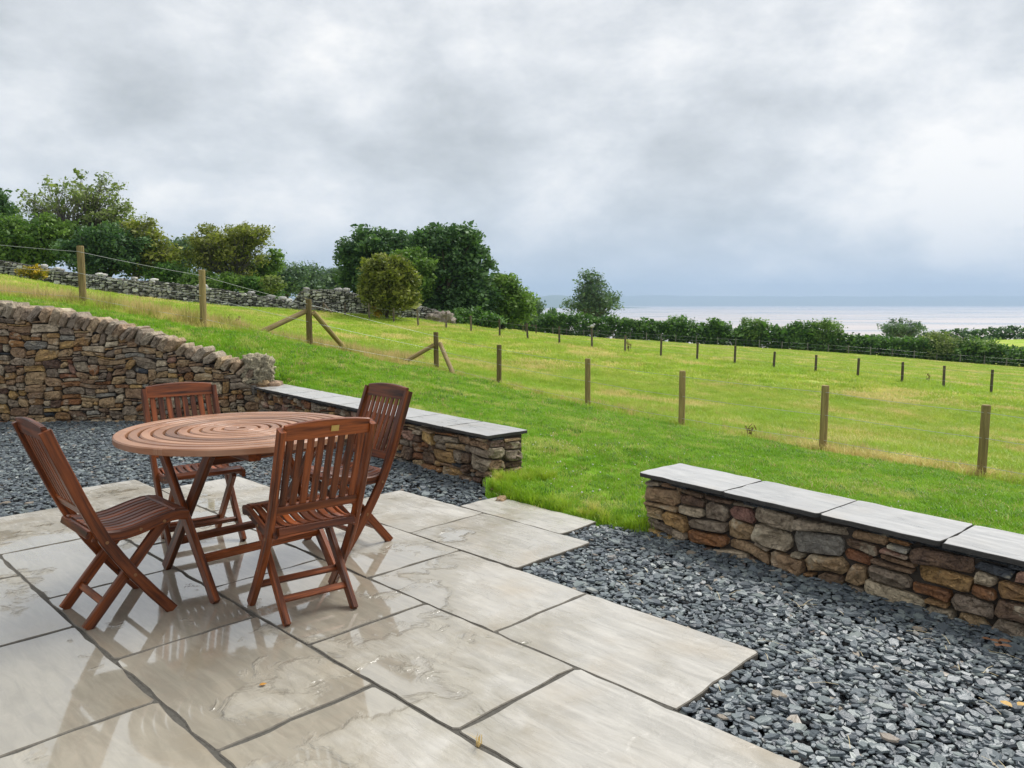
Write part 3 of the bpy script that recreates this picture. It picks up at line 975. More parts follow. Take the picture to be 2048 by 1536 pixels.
def low_wall(name, label, a0, a1, capz0, capz1, ends, seed, ncap, caplen, big_block=None):
    r = random.Random(seed)
    root = tag(empty(name), label, 'wall')
    p0 = np.array(ab2xy(a0, wall_b(a0)))
    L = (a1 - a0) / WDIR[0]
    capz = lambda s: capz0 + (capz1 - capz0) * s / L
    inset = 0.045
    q0 = p0 - wnx * inset + wdx * 0.03
    L2 = L - 0.06
    top = lambda s: capz(s) - 0.030
    box_core('core', q0 - wnx * 0.03 + wdx * 0.03, wdx, wnx, L2 - 0.06, 0.31, top, -0.5, root, MORTAR, 12)
    face_stones(root, q0, wdx, wnx, L2, lambda s: top(s) - 0.018, r, zb=-0.07, cw=0.035, ch=0.028, ws=(3, 3, 4, 5, 6, 7, 8), hs=(1, 1, 2, 2, 3, 3, 4), depth=0.11, gap=0.012, proud=0.035, warp_amp=0.035, pw=PW_LOW, norm=True)
    # thin dark slate course set back under the caps, standing in for their shadow
    s = 0.0
    while s < L2 - 0.02:
        w = min(r.uniform(0.25, 0.5), L2 - s)
        V, Fc = stone_geo(w, 0.024, 0.12, r, gap=0.003, proud=0.004)
        Wv = [(wdx[0] * v[0] + wnx[0] * v[2], wdx[1] * v[0] + wnx[1] * v[2], v[1]) for v in V]
        if np.cross((*wdx, 0), (0, 0, 1)) @ np.array((*wnx, 0)) < 0: Fc = [tuple(reversed(f)) for f in Fc]
        o = mobj('slate_shadow_course', Wv, Fc, SLATE_EDGE, root)
        pp = q0 + wdx * (s + w / 2) - wnx * 0.012
        o.location = (pp[0], pp[1], top(s + w / 2) - 0.011)
        s += w
    for e in ends:
        pe_ = q0 + (wdx * L2 if e > 0 else 0)
        tt = top(L2 if e > 0 else 0)
        # end face, running from front to back
        dd = -wnx; nn = wdx * e
        face_stones(root, pe_ + wnx * 0.0, dd, nn, 0.35, lambda s: tt - 0.022, r, zb=-0.12, cw=0.035, ch=0.03, ws=(3, 4, 5, 6), hs=(2, 3, 3, 4), depth=0.09, gap=0.01, proud=0.02, pw=PW_LOW, norm=True)
    if big_block:
        for bs, bz, bw, bh, bm_ in big_block:
            V, Fc = stone_geo(bw, bh, 0.1, r, gap=0.004, proud=0.01)
            pass
    s = 0.0
    for i in range(ncap):
        cl_ = caplen[i] if i < len(caplen) else 0.6
        c0 = p0 + wdx * (s + cl_ / 2) - wnx * 0.215
        edged_slab('cap_slab', cl_ - 0.007, 0.43, 0.024, CAP, root, (c0[0], c0[1], capz(s + cl_ / 2)), math.atan2(wdx[1], wdx[0]), 0.0035, 0.003, 0.0, seed * 13 + i, CAP_EDGE).rotation_euler[1] = -math.atan2(capz1 - capz0, L)
        # the dark slate course below stands in for the cap's shadowed lower edge
        s += cl_
    return root


low_wall('low_wall', 'low rubble wall capped with pale slabs, joining the tall wall to the lawn opening', -9.02, -4.22, 0.392, 0.385, (1,), 21, 8, [0.6] * 8)
low_wall('low_wall', 'low rubble wall capped with pale slabs, running on from the lawn opening past the slate chippings', -2.75, 1.2, 0.354, 0.30, (-1,), 35, 7, [0.615, 0.575, 0.58, 0.6, 0.6, 0.5, 0.48])

# flat edging stones at the corner of the lawn opening
for i, (u, v, sx, sy, mt) in enumerate([(996, 978, 0.16, 0.10, 5), (1012, 988, 0.15, 0.11, 8), (1003, 999, 0.10, 0.07, 0)]):
    p = at_z(u, v, 0.0)
    tag(boulder('edging_stone', (sx, sy, 0.07), STONES[mt][0], None, (p[0], p[1], -0.012), 5.0 + i, 0.15, 3, 0.6 * i, 0.6),
        ['flat pink edging stone at the foot of the low wall end', 'flat pale edging stone between slate chippings and lawn corner', 'small tan edging stone beside the corner of the paving'][i], 'stone')

# ------------------------------------------------------------------ garden furniture
def octo(w, t, c):
    return [(-w / 2 + c, -t / 2), (w / 2 - c, -t / 2), (w / 2, -t / 2 + c), (w / 2, t / 2 - c), (w / 2 - c, t / 2), (-w / 2 + c, t / 2), (-w / 2, t / 2 - c), (-w / 2, -t / 2 + c)]


def sweep(name, path, w, t, side, mat, parent, ch=0.003, wf=None, loc=None):
    """chamfered bar along a path; w is measured along 'side', t across it"""
    path = [np.array(p, float) for p in path]
    side = np.array(side, float); side /= np.linalg.norm(side)
    V = []; G = []; Fc = []
    ln = 0.0; off = rng.uniform(0, 9, 3)
    n = len(path)
    for i, p in enumerate(path):
        tg = path[min(i + 1, n - 1)] - path[max(i - 1, 0)]
        tg /= np.linalg.norm(tg)
        sd_ = side - tg * (side @ tg); sd_ /= np.linalg.norm(sd_)
        nm = np.cross(tg, sd_)
        if i: ln += np.linalg.norm(p - path[i - 1])
        k = wf(i / (n - 1)) if wf else 1.0
        for a_, b_ in octo(w * k, t, ch):
            V.append(p + sd_ * a_ + nm * b_); G.append((ln + off[0], a_ + off[1], b_ + off[2]))
    for i in range(n - 1):
        for k in range(8):
            q = (k + 1) % 8
            Fc.append((i * 8 + k, i * 8 + q, i * 8 + 8 + q, i * 8 + 8 + k))
    Fc.append(tuple(reversed(range(8)))); Fc.append(tuple((n - 1) * 8 + k for k in range(8)))
    o = mobj(name, V, Fc, mat, parent)
    at = o.data.attributes.new('grain', 'FLOAT_VECTOR', 'POINT')
    at.data.foreach_set('vector', np.array(G, np.float32).ravel())
    return o


def disc(name, c, axis_, r_, h_, mat, parent, n=10):
    c = np.array(c, float); ax = np.array(axis_, float); ax /= np.linalg.norm(ax)
    u_ = np.cross(ax, (0.3, 0.2, 0.9)); u_ /= np.linalg.norm(u_); v_ = np.cross(ax, u_)
    V = []; 
    for k in range(n):
        e = u_ * math.cos(2 * math.pi * k / n) + v_ * math.sin(2 * math.pi * k / n)
        V.append(c + e * r_)
    for k in range(n):
        e = u_ * math.cos(2 * math.pi * k / n) + v_ * math.sin(2 * math.pi * k / n)
        V.append(c + e * r_ * 0.8 + ax * h_)
    Fc = [(k, (k + 1) % n, n + (k + 1) % n, n + k) for k in range(n)] + [tuple(n + k for k in range(n))]
    return mobj(name, V, Fc, mat, parent)


T0 = 0.17
STILE = [(0.004, 0.0), (-0.075, 0.10), (-0.154, 0.207), (-0.21, 0.292), (-0.262, 0.378), (-0.302, 0.462), (-0.342, 0.555), (-0.385, 0.665), (-0.43, 0.78), (-0.469, 0.887)]


def stile_at(z):
    return float(np.interp(z, [q[1] for q in STILE], [q[0] for q in STILE]))


def seat_z(t):
    return float(np.interp(t, [-0.30, -0.25, -0.19, -0.12, -0.05, 0.02, 0.07, 0.105], [0.430, 0.417, 0.412, 0.422, 0.440, 0.455, 0.455, 0.446]))


def make_chair():
    c = empty('folding_chair')
    C = lambda t, y, z: (t + T0, y, z)
    for sgn in (1, -1):
        st = sweep('back_post', [C(t, sgn * 0.203, z) for t, z in STILE], 0.027, 0.050, (0, 1, 0), TEAK, c, 0.004)
        disc('bolt', C(-0.262, sgn * 0.2155, 0.378), (0, sgn, 0), 0.008, 0.003, BOLT, st)
        disc('bolt', C(-0.154, sgn * 0.2155, 0.207), (0, sgn, 0), 0.008, 0.003, BOLT, st)
        sweep('leg', [C(-0.002, sgn * 0.160, 0.408), C(-0.346, sgn * 0.160, 0.0)], 0.026, 0.046, (0, 1, 0), TEAK, c, 0.004)
        rail = sweep('seat_rail', [C(t, sgn * 0.186, seat_z(t) - 0.021) for t in np.linspace(-0.31, 0.10, 12)], 0.022, 0.048, (0, 1, 0), TEAK, c, 0.007)
        disc('bolt', C(-0.01, sgn * 0.197, 0.418), (0, sgn, 0), 0.008, 0.003, BOLT, rail)
        disc('bolt', C(-0.114, sgn * 0.197, 0.402), (0, sgn, 0), 0.008, 0.003, BOLT, rail)
    # seat: slats from back to front with a rounded board at the front and a bar behind
    for k in range(8):
        yy = -0.151 + 0.302 * k / 7
        sweep('seat_slat', [C(t, yy, seat_z(t) - 0.004) for t in np.linspace(-0.30, 0.035, 9)], 0.034, 0.014, (0, 1, 0), TEAK, c, 0.003)
    sweep('seat_front_board', [C(0.071, -0.176, seat_z(0.07) - 0.008), C(0.071, 0.176, seat_z(0.07) - 0.008)], 0.062, 0.022, (1, 0, -0.12), TEAK, c, 0.007)
    sweep('seat_rear_bar', [C(-0.318, -0.176, 0.414), C(-0.318, 0.176, 0.414)], 0.034, 0.026, (0.3, 0, 1), TEAK, c, 0.004)
    # back: arched top rail, lower rail, eight slats
    V = []; Fc = []; G = []
    nn = 14
    z0, z1 = 0.838, 0.905
    for i in range(nn + 1):
        y = -0.190 + 0.380 * i / nn
        zt = z1 + 0.014 * (1 - (2 * i / nn - 1) ** 2)
        for z, dt in ((z0, -0.012), (zt - 0.004, -0.012), (zt, -0.007), (zt, 0.007), (zt - 0.004, 0.012), (z0, 0.012)):
            t = stile_at(min(z, 0.905)) - (z - 0.905) * 0.37 * (z > 0.905)
            V.append(C(t + dt, y, z)); G.append((y + 3, z, dt))
    for i in range(nn):
        for k in range(6):
            q = (k + 1) % 6
            Fc.append((i * 6 + k, i * 6 + q, i * 6 + 6 + q, i * 6 + 6 + k))
    Fc.append(tuple(reversed(range(6)))); Fc.append(tuple(nn * 6 + k for k in range(6)))
    tr = mobj('top_rail', V, [tuple(reversed(f)) for f in Fc], TEAK, c)
    tr.data.attributes.new('grain', 'FLOAT_VECTOR', 'POINT').data.foreach_set('vector', np.array(G, np.float32).ravel())
    bdir = (stile_at(0.54) - stile_at(0.48), 0, 0.06)
    sweep('lower_rail', [C(stile_at(0.515), -0.190, 0.515), C(stile_at(0.515), 0.190, 0.515)], 0.046, 0.022, bdir, TEAK, c, 0.003)
    for k in range(8):
        yy = -0.161 + 0.322 * k / 7
        sweep('back_slat', [C(stile_at(z), yy, z) for z in (0.53, 0.61, 0.70, 0.78, 0.845)], 0.030, 0.012, (0, 1, 0), TEAK, c, 0.002)
    for y0_, y1_, t, z in ((-0.147, 0.147, -0.268, 0.092), (-0.19, 0.19, -0.082, 0.115)):
        sweep('stretcher', [C(t, y0_, z), C(t, y1_, z)], 0.030, 0.020, (0.6, 0, 0.8), TEAK, c, 0.003)
    return c


def copy_tree(o, parent=None):
    n_ = o.copy()
    COL.objects.link(n_)
    n_.parent = parent
    if parent is not None: n_.matrix_parent_inverse = o.matrix_parent_inverse.copy()
    for ch in list(o.children): copy_tree(ch, n_)
    return n_


chair0 = make_chair()
CHAIRS = [
    ((-1.835, 3.445), 45.6, 'reddish teak folding chair facing the low capped wall across the round table'),
    ((-0.962, 3.478), 127.0, 'teak folding chair with a small brass plate on the outside of its top rail'),
    ((-0.965, 4.45), 225.0, 'teak folding chair with its back to the low slab-capped wall'),
    ((-1.865, 4.475), -52.0, 'teak folding chair with its back to the tall rubble wall'),
]
for i, ((x, y), ang, lab) in enumerate(CHAIRS):
    o = chair0 if i == 0 else copy_tree(chair0)
    o.location = (x, y, 0.002)
    o.rotation_euler = (0, 0, R(ang))
    tag(o, lab, 'chair', 'folding chairs round the table')
    if i == 1:
        # brass plate on the outside of the top rail
        C = lambda t, y_, z: np.array((t + T0, y_, z))
        z_a, z_b = 0.862, 0.888
        V = []
        for dt in (-0.0125, -0.0145):
            for yy, z in ((-0.045, z_a), (-0.010, z_a), (-0.010, z_b), (-0.045, z_b)):
                V.append(C(stile_at(z) + dt, yy, z))
        pl = mobj('brass_plate', V, [(4, 5, 6, 7), (0, 1, 5, 4), (1, 2, 6, 5), (2, 3, 7, 6), (3, 0, 4, 7)], BRASS, o)

# round table: concentric rings on crossed folding legs
TC = (-1.415, 3.975)
table = tag(empty('round_table', (*TC, 0.002), TH), 'round teak folding table with a top of concentric rings and a parasol hole', 'table')
TZ = 0.758; TR = 0.600


def ring(r0, r1, z1, th, n=72):
    V = []; Fc = []; G = []
    c = 0.003
    prof = [(r0, z1 - th), (r0, z1 - c), (r0 + c, z1), (r1 - c * 2, z1), (r1, z1 - c * 2), (r1, z1 - th + c), (r1 - c, z1 - th)]
    off = rng.uniform(0, 9)
    seg = 6 if r1 > 0.3 else (4 if r1 > 0.15 else 2)
    for i in range(n):
        an = 2 * math.pi * i / n
        for rr, z in prof:
            sgi = int((i / n + off) * seg) 
            V.append((rr * math.cos(an), rr * math.sin(an), z)); G.append((an * (r0 + r1) / 2 * 1.0 + off + sgi * 3.7, rr + sgi * 0.9, z + sgi * 1.3))
    m = len(prof)
    for i in range(n):
        q = (i + 1) % n
        for k in range(m):
            Fc.append((i * m + k, q * m + k, q * m + (k + 1) % m, i * m + (k + 1) % m))
    o = mobj('top_ring', V, Fc, TOPW, table)
    o.data.attributes.new('grain', 'FLOAT_VECTOR', 'POINT').data.foreach_set('vector', np.array(G, np.float32).ravel())
    return o


edges = [0.040, 0.154, 0.245, 0.333, 0.425, 0.523, 0.614, 0.709, 0.804, 0.895, 1.0]
for i in range(10):
    g0 = 0.0 if i == 0 else 0.006
    ring(edges[i] * TR + g0, edges[i + 1] * TR - (0.006 if i < 9 else 0), TZ + 0.0, 0.026 if i < 9 else 0.034)
for k in range(2):
    yy = (-0.20, 0.20)[k]
    lx = math.sqrt((TR - 0.03) ** 2 - yy * yy)
    sweep('batten', [(-lx, yy, TZ - 0.049), (lx, yy, TZ - 0.049)], 0.06, 0.044, (0, 1, 0), TEAK, table, 0.004)
sweep('batten', [(0, -0.17, TZ - 0.045), (0, 0.17, TZ - 0.045)], 0.05, 0.034, (1, 0, 0), TEAK, table, 0.004)
CXo = -0.0
for (fx, txp, yy) in ((0.345, -0.255, 0.325), (-0.325, 0.275, 0.290)):
    for sgn in (1, -1):
        sweep('leg', [(fx, sgn * yy, 0), (txp, sgn * yy, TZ - 0.055)], 0.030, 0.058, (0, 1, 0), TEAK, table, 0.004)
    for f in (0.25, 0.93):
        xx = fx + (txp - fx) * f
        zz_ = (TZ - 0.055) * f
        sweep('stretcher', [(xx, -yy + 0.012, zz_), (xx, yy - 0.012, zz_)], 0.042, 0.026, (0.35, 0, 1), TEAK, table, 0.004)
for sgn in (1, -1):
    disc('bolt', (0.012, sgn * 0.341, 0.365), (0, sgn, 0), 0.011, 0.004, BOLT, table)

# ------------------------------------------------------------------ fences
def round_post(name, base, top, r0, parent, mat, n=10, r1=None):
    base = np.array(base, float); top = np.array(top, float)
    ax = top - base; L = np.linalg.norm(ax); ax /= L
    u_ = np.cross(ax, (0.31, 0.9, 0.2)); u_ /= np.linalg.norm(u_); v_ = np.cross(ax, u_)
    V = []; G = []; Fc = []
    off = rng.uniform(0, 9)
    r1 = r1 or r0 * 0.97
    lv = [0, 0.3, 0.65, 0.985, 1.0]
    for j, t in enumerate(lv):
        rr = r0 + (r1 - r0) * t
        if j == len(lv) - 1: rr *= 0.9
        for k in range(n):
            an = 2 * math.pi * k / n
            q = rr * (1 + 0.05 * math.sin(3 * an + off))
            V.append(base + ax * L * t + u_ * math.cos(an) * q + v_ * math.sin(an) * q)
            G.append((t * L + off, math.cos(an) * rr, math.sin(an) * rr))
    for j in range(len(lv) - 1):
        for k in range(n):
            q = (k + 1) % n
            Fc.append((j * n + k, j * n + q, j * n + n + q, j * n + n + k))
    Fc.append(tuple((len(lv) - 1) * n + k for k in range(n)))
    Fc.append(tuple(reversed(range(n))))
    o = mobj(name, V, Fc, mat, parent)
    o.data.attributes.new('grain', 'FLOAT_VECTOR', 'POINT').data.foreach_set('vector', np.array(G, np.float32).ravel())
    return o


def wire(name, pts, r_, parent, sag=0.0, n=4, sub=8):
    P = []
    for i in range(len(pts) - 1):
        a_, b_ = np.array(pts[i]), np.array(pts[i + 1])
        for k in range(sub):
            t = k / sub
            q = a_ + (b_ - a_) * t
            q[2] -= sag * 4 * t * (1 - t)
            P.append(q)
    P.append(np.array(pts[-1]))
    V = []; Fc = []
    for i, p in enumerate(P):
        tg = P[min(i + 1, len(P) - 1)] - P[max(i - 1, 0)]; tg /= np.linalg.norm(tg)
        sd_ = np.cross(tg, (0, 0, 1)); sd_ /= np.linalg.norm(sd_); up = np.cross(sd_, tg)
        for k in range(n):
            an = 2 * math.pi * k / n
            V.append(p + (sd_ * math.cos(an) + up * math.sin(an)) * r_)
    for i in range(len(P) - 1):
        for k in range(n):
            q = (k + 1) % n
            Fc.append((i * n + k, i * n + q, i * n + n + q, i * n + n + k))
    return mobj(name, V, Fc, WIRE, parent)


garden_fence = tag(empty('post_and_wire_fence'), 'round pine post and wire fence with braced strainer posts along the mown lawn', 'fence')
posts = []
for i, (u, p, h) in enumerate(nf):
    zb = h1(p[0], p[1])
    strain = i in (3, 4)
    lean = rng.normal(0, 0.012, 2)
    tp = (p[0] + lean[0], p[1] + lean[1], zb + h)
    round_post('post', (p[0], p[1], zb - 0.25), tp, 0.062 if strain else 0.052, garden_fence, POSTW, 12)
    posts.append((np.array([p[0], p[1], zb]), h))
for fr in (0.16, 0.55, 0.90):
    wire('wire', [q + np.array([0.0, -0.055, h * fr]) for q, h in posts], 0.0028, garden_fence, 0.012)
for i, (u0, v0), (u1, v1) in ((3, (612, 622), (505, 672)), (3, (628, 625), (703, 713)), (4, (868, 690), (800, 729)), (4, (880, 687), (908, 752))):
    q, h = posts[i]
    tp = at_depth(u0, v0, q[1] - 0.02)
    tp[0] = q[0] + np.clip(tp[0] - q[0], -0.1, 0.1)
    # the strut's foot stands on the ground where its pixel meets the slope
    best = None
    for D in np.arange(q[1] - 4.5, q[1] + 2.5, 0.05):
        w_ = at_depth(u1, v1, D)
        e_ = abs(w_[2] - h1(w_[0], w_[1]))
        ln_ = math.hypot(w_[0] - q[0], w_[1] - q[1])
        e_ += 0.03 * abs(ln_ - 1.5)
        if best is None or e_ < best[0]: best = (e_, w_)
    ft = best[1]
    dr = (ft - tp) / np.linalg.norm(ft - tp)
    round_post('brace_strut', ft + dr * 0.12, tp, 0.055, garden_fence, POSTW, 10)

field_fence = tag(empty('post_and_wire_fence'), 'thinner weathered post and wire fence crossing the middle of the pasture', 'fence')
mp = []
for i, (u, p, h) in enumerate(mf):
    zb = h1(p[0], p[1])
    ln_ = rng.normal(0, 0.025, 2)
    round_post('post', (p[0], p[1], zb - 0.2), (p[0] + ln_[0], p[1] + ln_[1], zb + h), 0.055, field_fence, OLDW, 8)
    mp.append((np.array([p[0], p[1], zb]), h))
ps = at_depth(648, 637, 46.6); zs = h1(ps[0], ps[1])
round_post('post', (ps[0], ps[1], zs - 0.2), (ps[0], ps[1], zs + 0.62), 0.06, field_fence, OLDW, 8)
pr = at_depth(671, 641, 46.2)
round_post('brace_strut', (pr[0], pr[1], h1(pr[0], pr[1]) - 0.1), (ps[0], ps[1], zs + 0.55), 0.05, field_fence, OLDW, 8)
pr = at_depth(624, 632, 46.8)
round_post('rail', (pr[0], pr[1], zs + 0.30), (ps[0], ps[1], zs + 0.30), 0.05, field_fence, OLDW, 8)
for fr in (0.35, 0.85):
    wire('wire', [q + np.array([0.0, -0.06, h * fr]) for q, h in mp], 0.004, field_fence, 0.03, 3, 4)

hedge_fence = tag(empty('post_and_wire_fence'), 'line of small grey posts standing in front of the long hedge', 'fence')
hu = np.array([h[0] for h in HEDGE]); hv = np.array([h[1] for h in HEDGE]); hd = np.array([h[2] for h in HEDGE])
GREYP = wood_mat('grey_post_wood', (0.13, 0.125, 0.105), (0.22, 0.21, 0.18), 0.85)
hp_ = []
for u in [1106, 1133, 1167, 1196, 1226, 1260, 1293, 1322, 1351, 1392, 1435, 1471, 1519, 1563.6, 1615.6, 1657, 1697.5, 1742, 1785.5, 1829.7, 1874.8, 1922.4, 1970.8, 2015.7, 2062]:
    D = float(np.interp(u, hu, hd)) - 1.6
    x = (u - 1024) / FPX * D
    zb = h1(x, D)
    round_post('post', (x, D, zb - 0.2), (x + rng.normal(0, 0.03), D, zb + rng.uniform(0.92, 1.05)), 0.055, hedge_fence, GREYP, 6)
    hp_.append(np.array([x, D - 0.06, zb]))
for z in (0.45, 0.85):
    wire('wire', [q + np.array([0, 0, z]) for q in hp_], 0.006, hedge_fence, 0.0, 3, 2)

railf = tag(empty('rail_fence'), 'short dark wooden rail fence at the hedge corner', 'fence')
pp = []
for u in (1004, 1046, 1072):
    D = 82.0
    x = (u - 1024) / FPX * D; zb = h1(x, D)
    round_post('post', (x, D, zb - 0.2), (x, D, zb + 1.0), 0.07, railf, OLDW, 6)
    pp.append((x, D, zb + 0.86))
for i in range(2):
    round_post('rail', np.array(pp[i]) + (0, -0.09, 0), np.array(pp[i + 1]) + (0, -0.09, 0), 0.055, railf, OLDW, 6)

# ------------------------------------------------------------------ far dry stone wall
rd = random.Random(5)
dw = tag(empty('dry_stone_wall'), 'long grey dry stone field wall below the trees with a collapsed stretch', 'wall')
dpts = [(at_depth(u, vb, D), at_depth(u, vt, D)[2]) for u, vt, vb, D in DRY]
dxy = np.array([[p[0], p[1]] for p, _ in dpts])
seg = np.linalg.norm(np.diff(dxy, axis=0), axis=1); cum = np.concatenate([[0], np.cumsum(seg)])
DL = cum[-1]
dzb = np.array([h1(p[0], p[1]) for p, _ in dpts]); dzt = np.array([t for _, t in dpts])
dzt = np.maximum(dzt, dzb + 0.5)
nzv = lambda s: 0.09 * mnoise.noise((s * 1.1, 3, 0)) + 0.06 * mnoise.noise((s * 3.1, 7, 0))
zrel = lambda s: float(np.interp(s, cum, dzt - dzb)) + nzv(s)
rects = pack(DL, lambda s: zrel(s) + 0.25, 0.075, 0.065, (2, 2, 3, 3, 4, 5), (2, 2, 3, 3, 4), rd)
items = []
for s, z, w, h in rects:
    sc, zc = s + w / 2, z + h / 2 - 0.25
    P = np.array([np.interp(sc, cum, dxy[:, 0]), np.interp(sc, cum, dxy[:, 1])])
    k = min(len(seg) - 1, int(np.searchsorted(cum, sc) - 1)); k = max(0, k)
    d = (dxy[k + 1] - dxy[k]) / seg[k]
    nn = np.array([d[1], -d[0]])
    zg = float(np.interp(sc, cum, dzb))
    V, Fc = stone_geo(w, h, 0.16, rd, gap=0.035, proud=0.14, round_=0.75)
    V = np.array(V)
    Wv = np.stack([d[0] * V[:, 0] + nn[0] * V[:, 2], d[1] * V[:, 0] + nn[1] * V[:, 2], V[:, 1]], 1)
    loc = np.array([P[0], P[1], zg + zc])
    u_ = 1024 + FPX * P[0] / P[1]
    items.append((w * h if -20 < u_ < 900 else 0, Wv, Fc, loc))
items.sort(key=lambda t: -t[0])
for ar, Wv, Fc, loc in items[:280]:
    o = mobj('stone', Wv, Fc, FARST[rd.choice([0, 0, 0, 1, 2])], dw)
    o.location = tuple(loc)
joined('small_stones', [(Wv + loc, Fc, FARST[(0, 0, 0, 1, 2)[(j * 7 + j // 3) % 5]]) for j, (ar, Wv, Fc, loc) in enumerate(items[280:])], dw)
V = []; Fc = []
for i in range(161):
    s = DL * i / 160
    P = np.array([np.interp(s, cum, dxy[:, 0]), np.interp(s, cum, dxy[:, 1])])
    zg = float(np.interp(s, cum, dzb)); zt = zg + zrel(s) - 0.04
    V += [(P[0], P[1] + 0.10, zg - 0.4), (P[0], P[1] + 0.10, zt), (P[0], P[1] + 0.5, zt), (P[0], P[1] + 0.6, zg - 0.4)]
for i in range(160):
    for e in range(3): Fc.append((4 * i + e, 4 * i + e + 1, 4 * i + 5 + e, 4 * i + 4 + e))
mobj('core', V, Fc, plain('field_wall_core', (0.05, 0.05, 0.045), 0.95, 0.4, 6, 0.3), dw)
# stones lying along the top
for i in range(26):
    s = rd.uniform(8, DL - 2)
    P = np.array([np.interp(s, cum, dxy[:, 0]), np.interp(s, cum, dxy[:, 1])])
    boulder('top_stone', (rd.uniform(0.3, 0.6), 0.4, rd.uniform(0.18, 0.3)), FARST[rd.choice([0, 1, 0])], dw, (P[0], P[1] + 0.25, float(np.interp(s, cum, dzb)) + zrel(s) + 0.02), i * 1.7, 0.2, 2, rd.uniform(0, 3), 0.4)
pe2 = at_depth(880, 632, 49.5)
boulder('tumbled_rock', (1.8, 0.9, 1.1), stone_mat('bank_rock', (0.22, 0.19, 0.16), (0.14, 0.12, 0.10)), dw, (pe2[0], pe2[1], h1(pe2[0], pe2[1]) + 0.1), 4.4, 0.45, 4, 0.2, 0.2)

# ------------------------------------------------------------------ trees
BARK = plain('bark', (0.075, 0.06, 0.045), 0.9, 0.35, 9, 0.5)
BARKG = plain('grey_bark', (0.13, 0.12, 0.105), 0.9, 0.35, 9, 0.5)
L_DARK = leaf_mat('leaves_dark', (0.034, 0.086, 0.036), (0.15, 0.255, 0.10), 0.28)
L_MID = leaf_mat('leaves_mid', (0.065, 0.14, 0.028), (0.23, 0.35, 0.085), 0.32)
L_OLIVE = leaf_mat('leaves_olive', (0.10, 0.13, 0.022), (0.32, 0.335, 0.08), 0.33)
L_PALE = leaf_mat('leaves_pale', (0.10, 0.15, 0.04), (0.33, 0.38, 0.15), 0.35)
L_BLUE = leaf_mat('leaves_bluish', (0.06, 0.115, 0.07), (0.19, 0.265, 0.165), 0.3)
L_HEDGE = leaf_mat('leaves_hedge', (0.036, 0.10, 0.022), (0.16, 0.29, 0.065), 0.3)
L_GORSE = leaf_mat('gorse_flowers', (0.14, 0.15, 0.02), (0.62, 0.43, 0.02), 0.2)
L_RUST = leaf_mat('dock_leaves', (0.10, 0.055, 0.025), (0.22, 0.13, 0.06), 0.2)


def leaves(centers, per, spread, size, lr, flat=0.7):
    """quads round the clump centres; returns V, T(quads), shade"""
    n = len(centers) * per
    c = np.repeat(centers, per, 0) + np.clip(lr.normal(0, 1, (n, 3)), -1.55, 1.55) * np.array([spread, spread, spread * flat])
    u_ = lr.normal(0, 1, (n, 3)); u_[:, 2] *= 0.7; u_ /= np.linalg.norm(u_, axis=1)[:, None]
    t_ = lr.normal(0, 1, (n, 3)) + np.array([0, 0, 1.1]); v_ = np.cross(u_, t_); v_ /= np.linalg.norm(v_, axis=1)[:, None]
    sl = size * lr.lognormal(-0.05, 0.42, n)[:, None]
    u_ = u_ * sl * 0.62; v_ = v_ * sl * 0.36
    V = np.stack([c - u_, c - v_ + u_ * 0.1, c + u_, c + v_ + u_ * 0.1], 1).reshape(-1, 3)
    T = np.arange(n * 4).reshape(-1, 4)
    tone = np.clip(np.repeat(lr.normal(0.48, 0.27, len(centers)), per) + lr.normal(0, 0.17, n), 0, 1)
    return V, T, np.repeat(tone, 4)


def tube_pts(P, r0, r1, n=5):
    V = []; Fc = []
    P = [np.array(p, float) for p in P]
    for i, p in enumerate(P):
        tg = P[min(i + 1, len(P) - 1)] - P[max(i - 1, 0)]; tg /= (np.linalg.norm(tg) + 1e-9)
        s_ = np.cross(tg, (0.13, 0.97, 0.2)); s_ /= (np.linalg.norm(s_) + 1e-9); w_ = np.cross(tg, s_)
        rr = r0 + (r1 - r0) * i / (len(P) - 1)
        for k in range(n):
            an = 2 * math.pi * k / n
            V.append(p + (s_ * math.cos(an) + w_ * math.sin(an)) * rr)
    for i in range(len(P) - 1):
        for k in range(n):
            q = (k + 1) % n
            Fc.append((i * n + k, i * n + q, i * n + n + q, i * n + n + k))
    return V, Fc


def bent(p, q, lr, k=4, amp=0.10, droop=0.0):
    p = np.array(p, float); q = np.array(q, float)
    L = np.linalg.norm(q - p)
    out_ = []
    o1 = lr.normal(0, amp * L, 3)
    for i in range(k + 1):
        t = i / k
        out_.append(p + (q - p) * t + o1 * math.sin(math.pi * t) + np.array([0, 0, droop * L * math.sin(math.pi * t)]))
    return out_


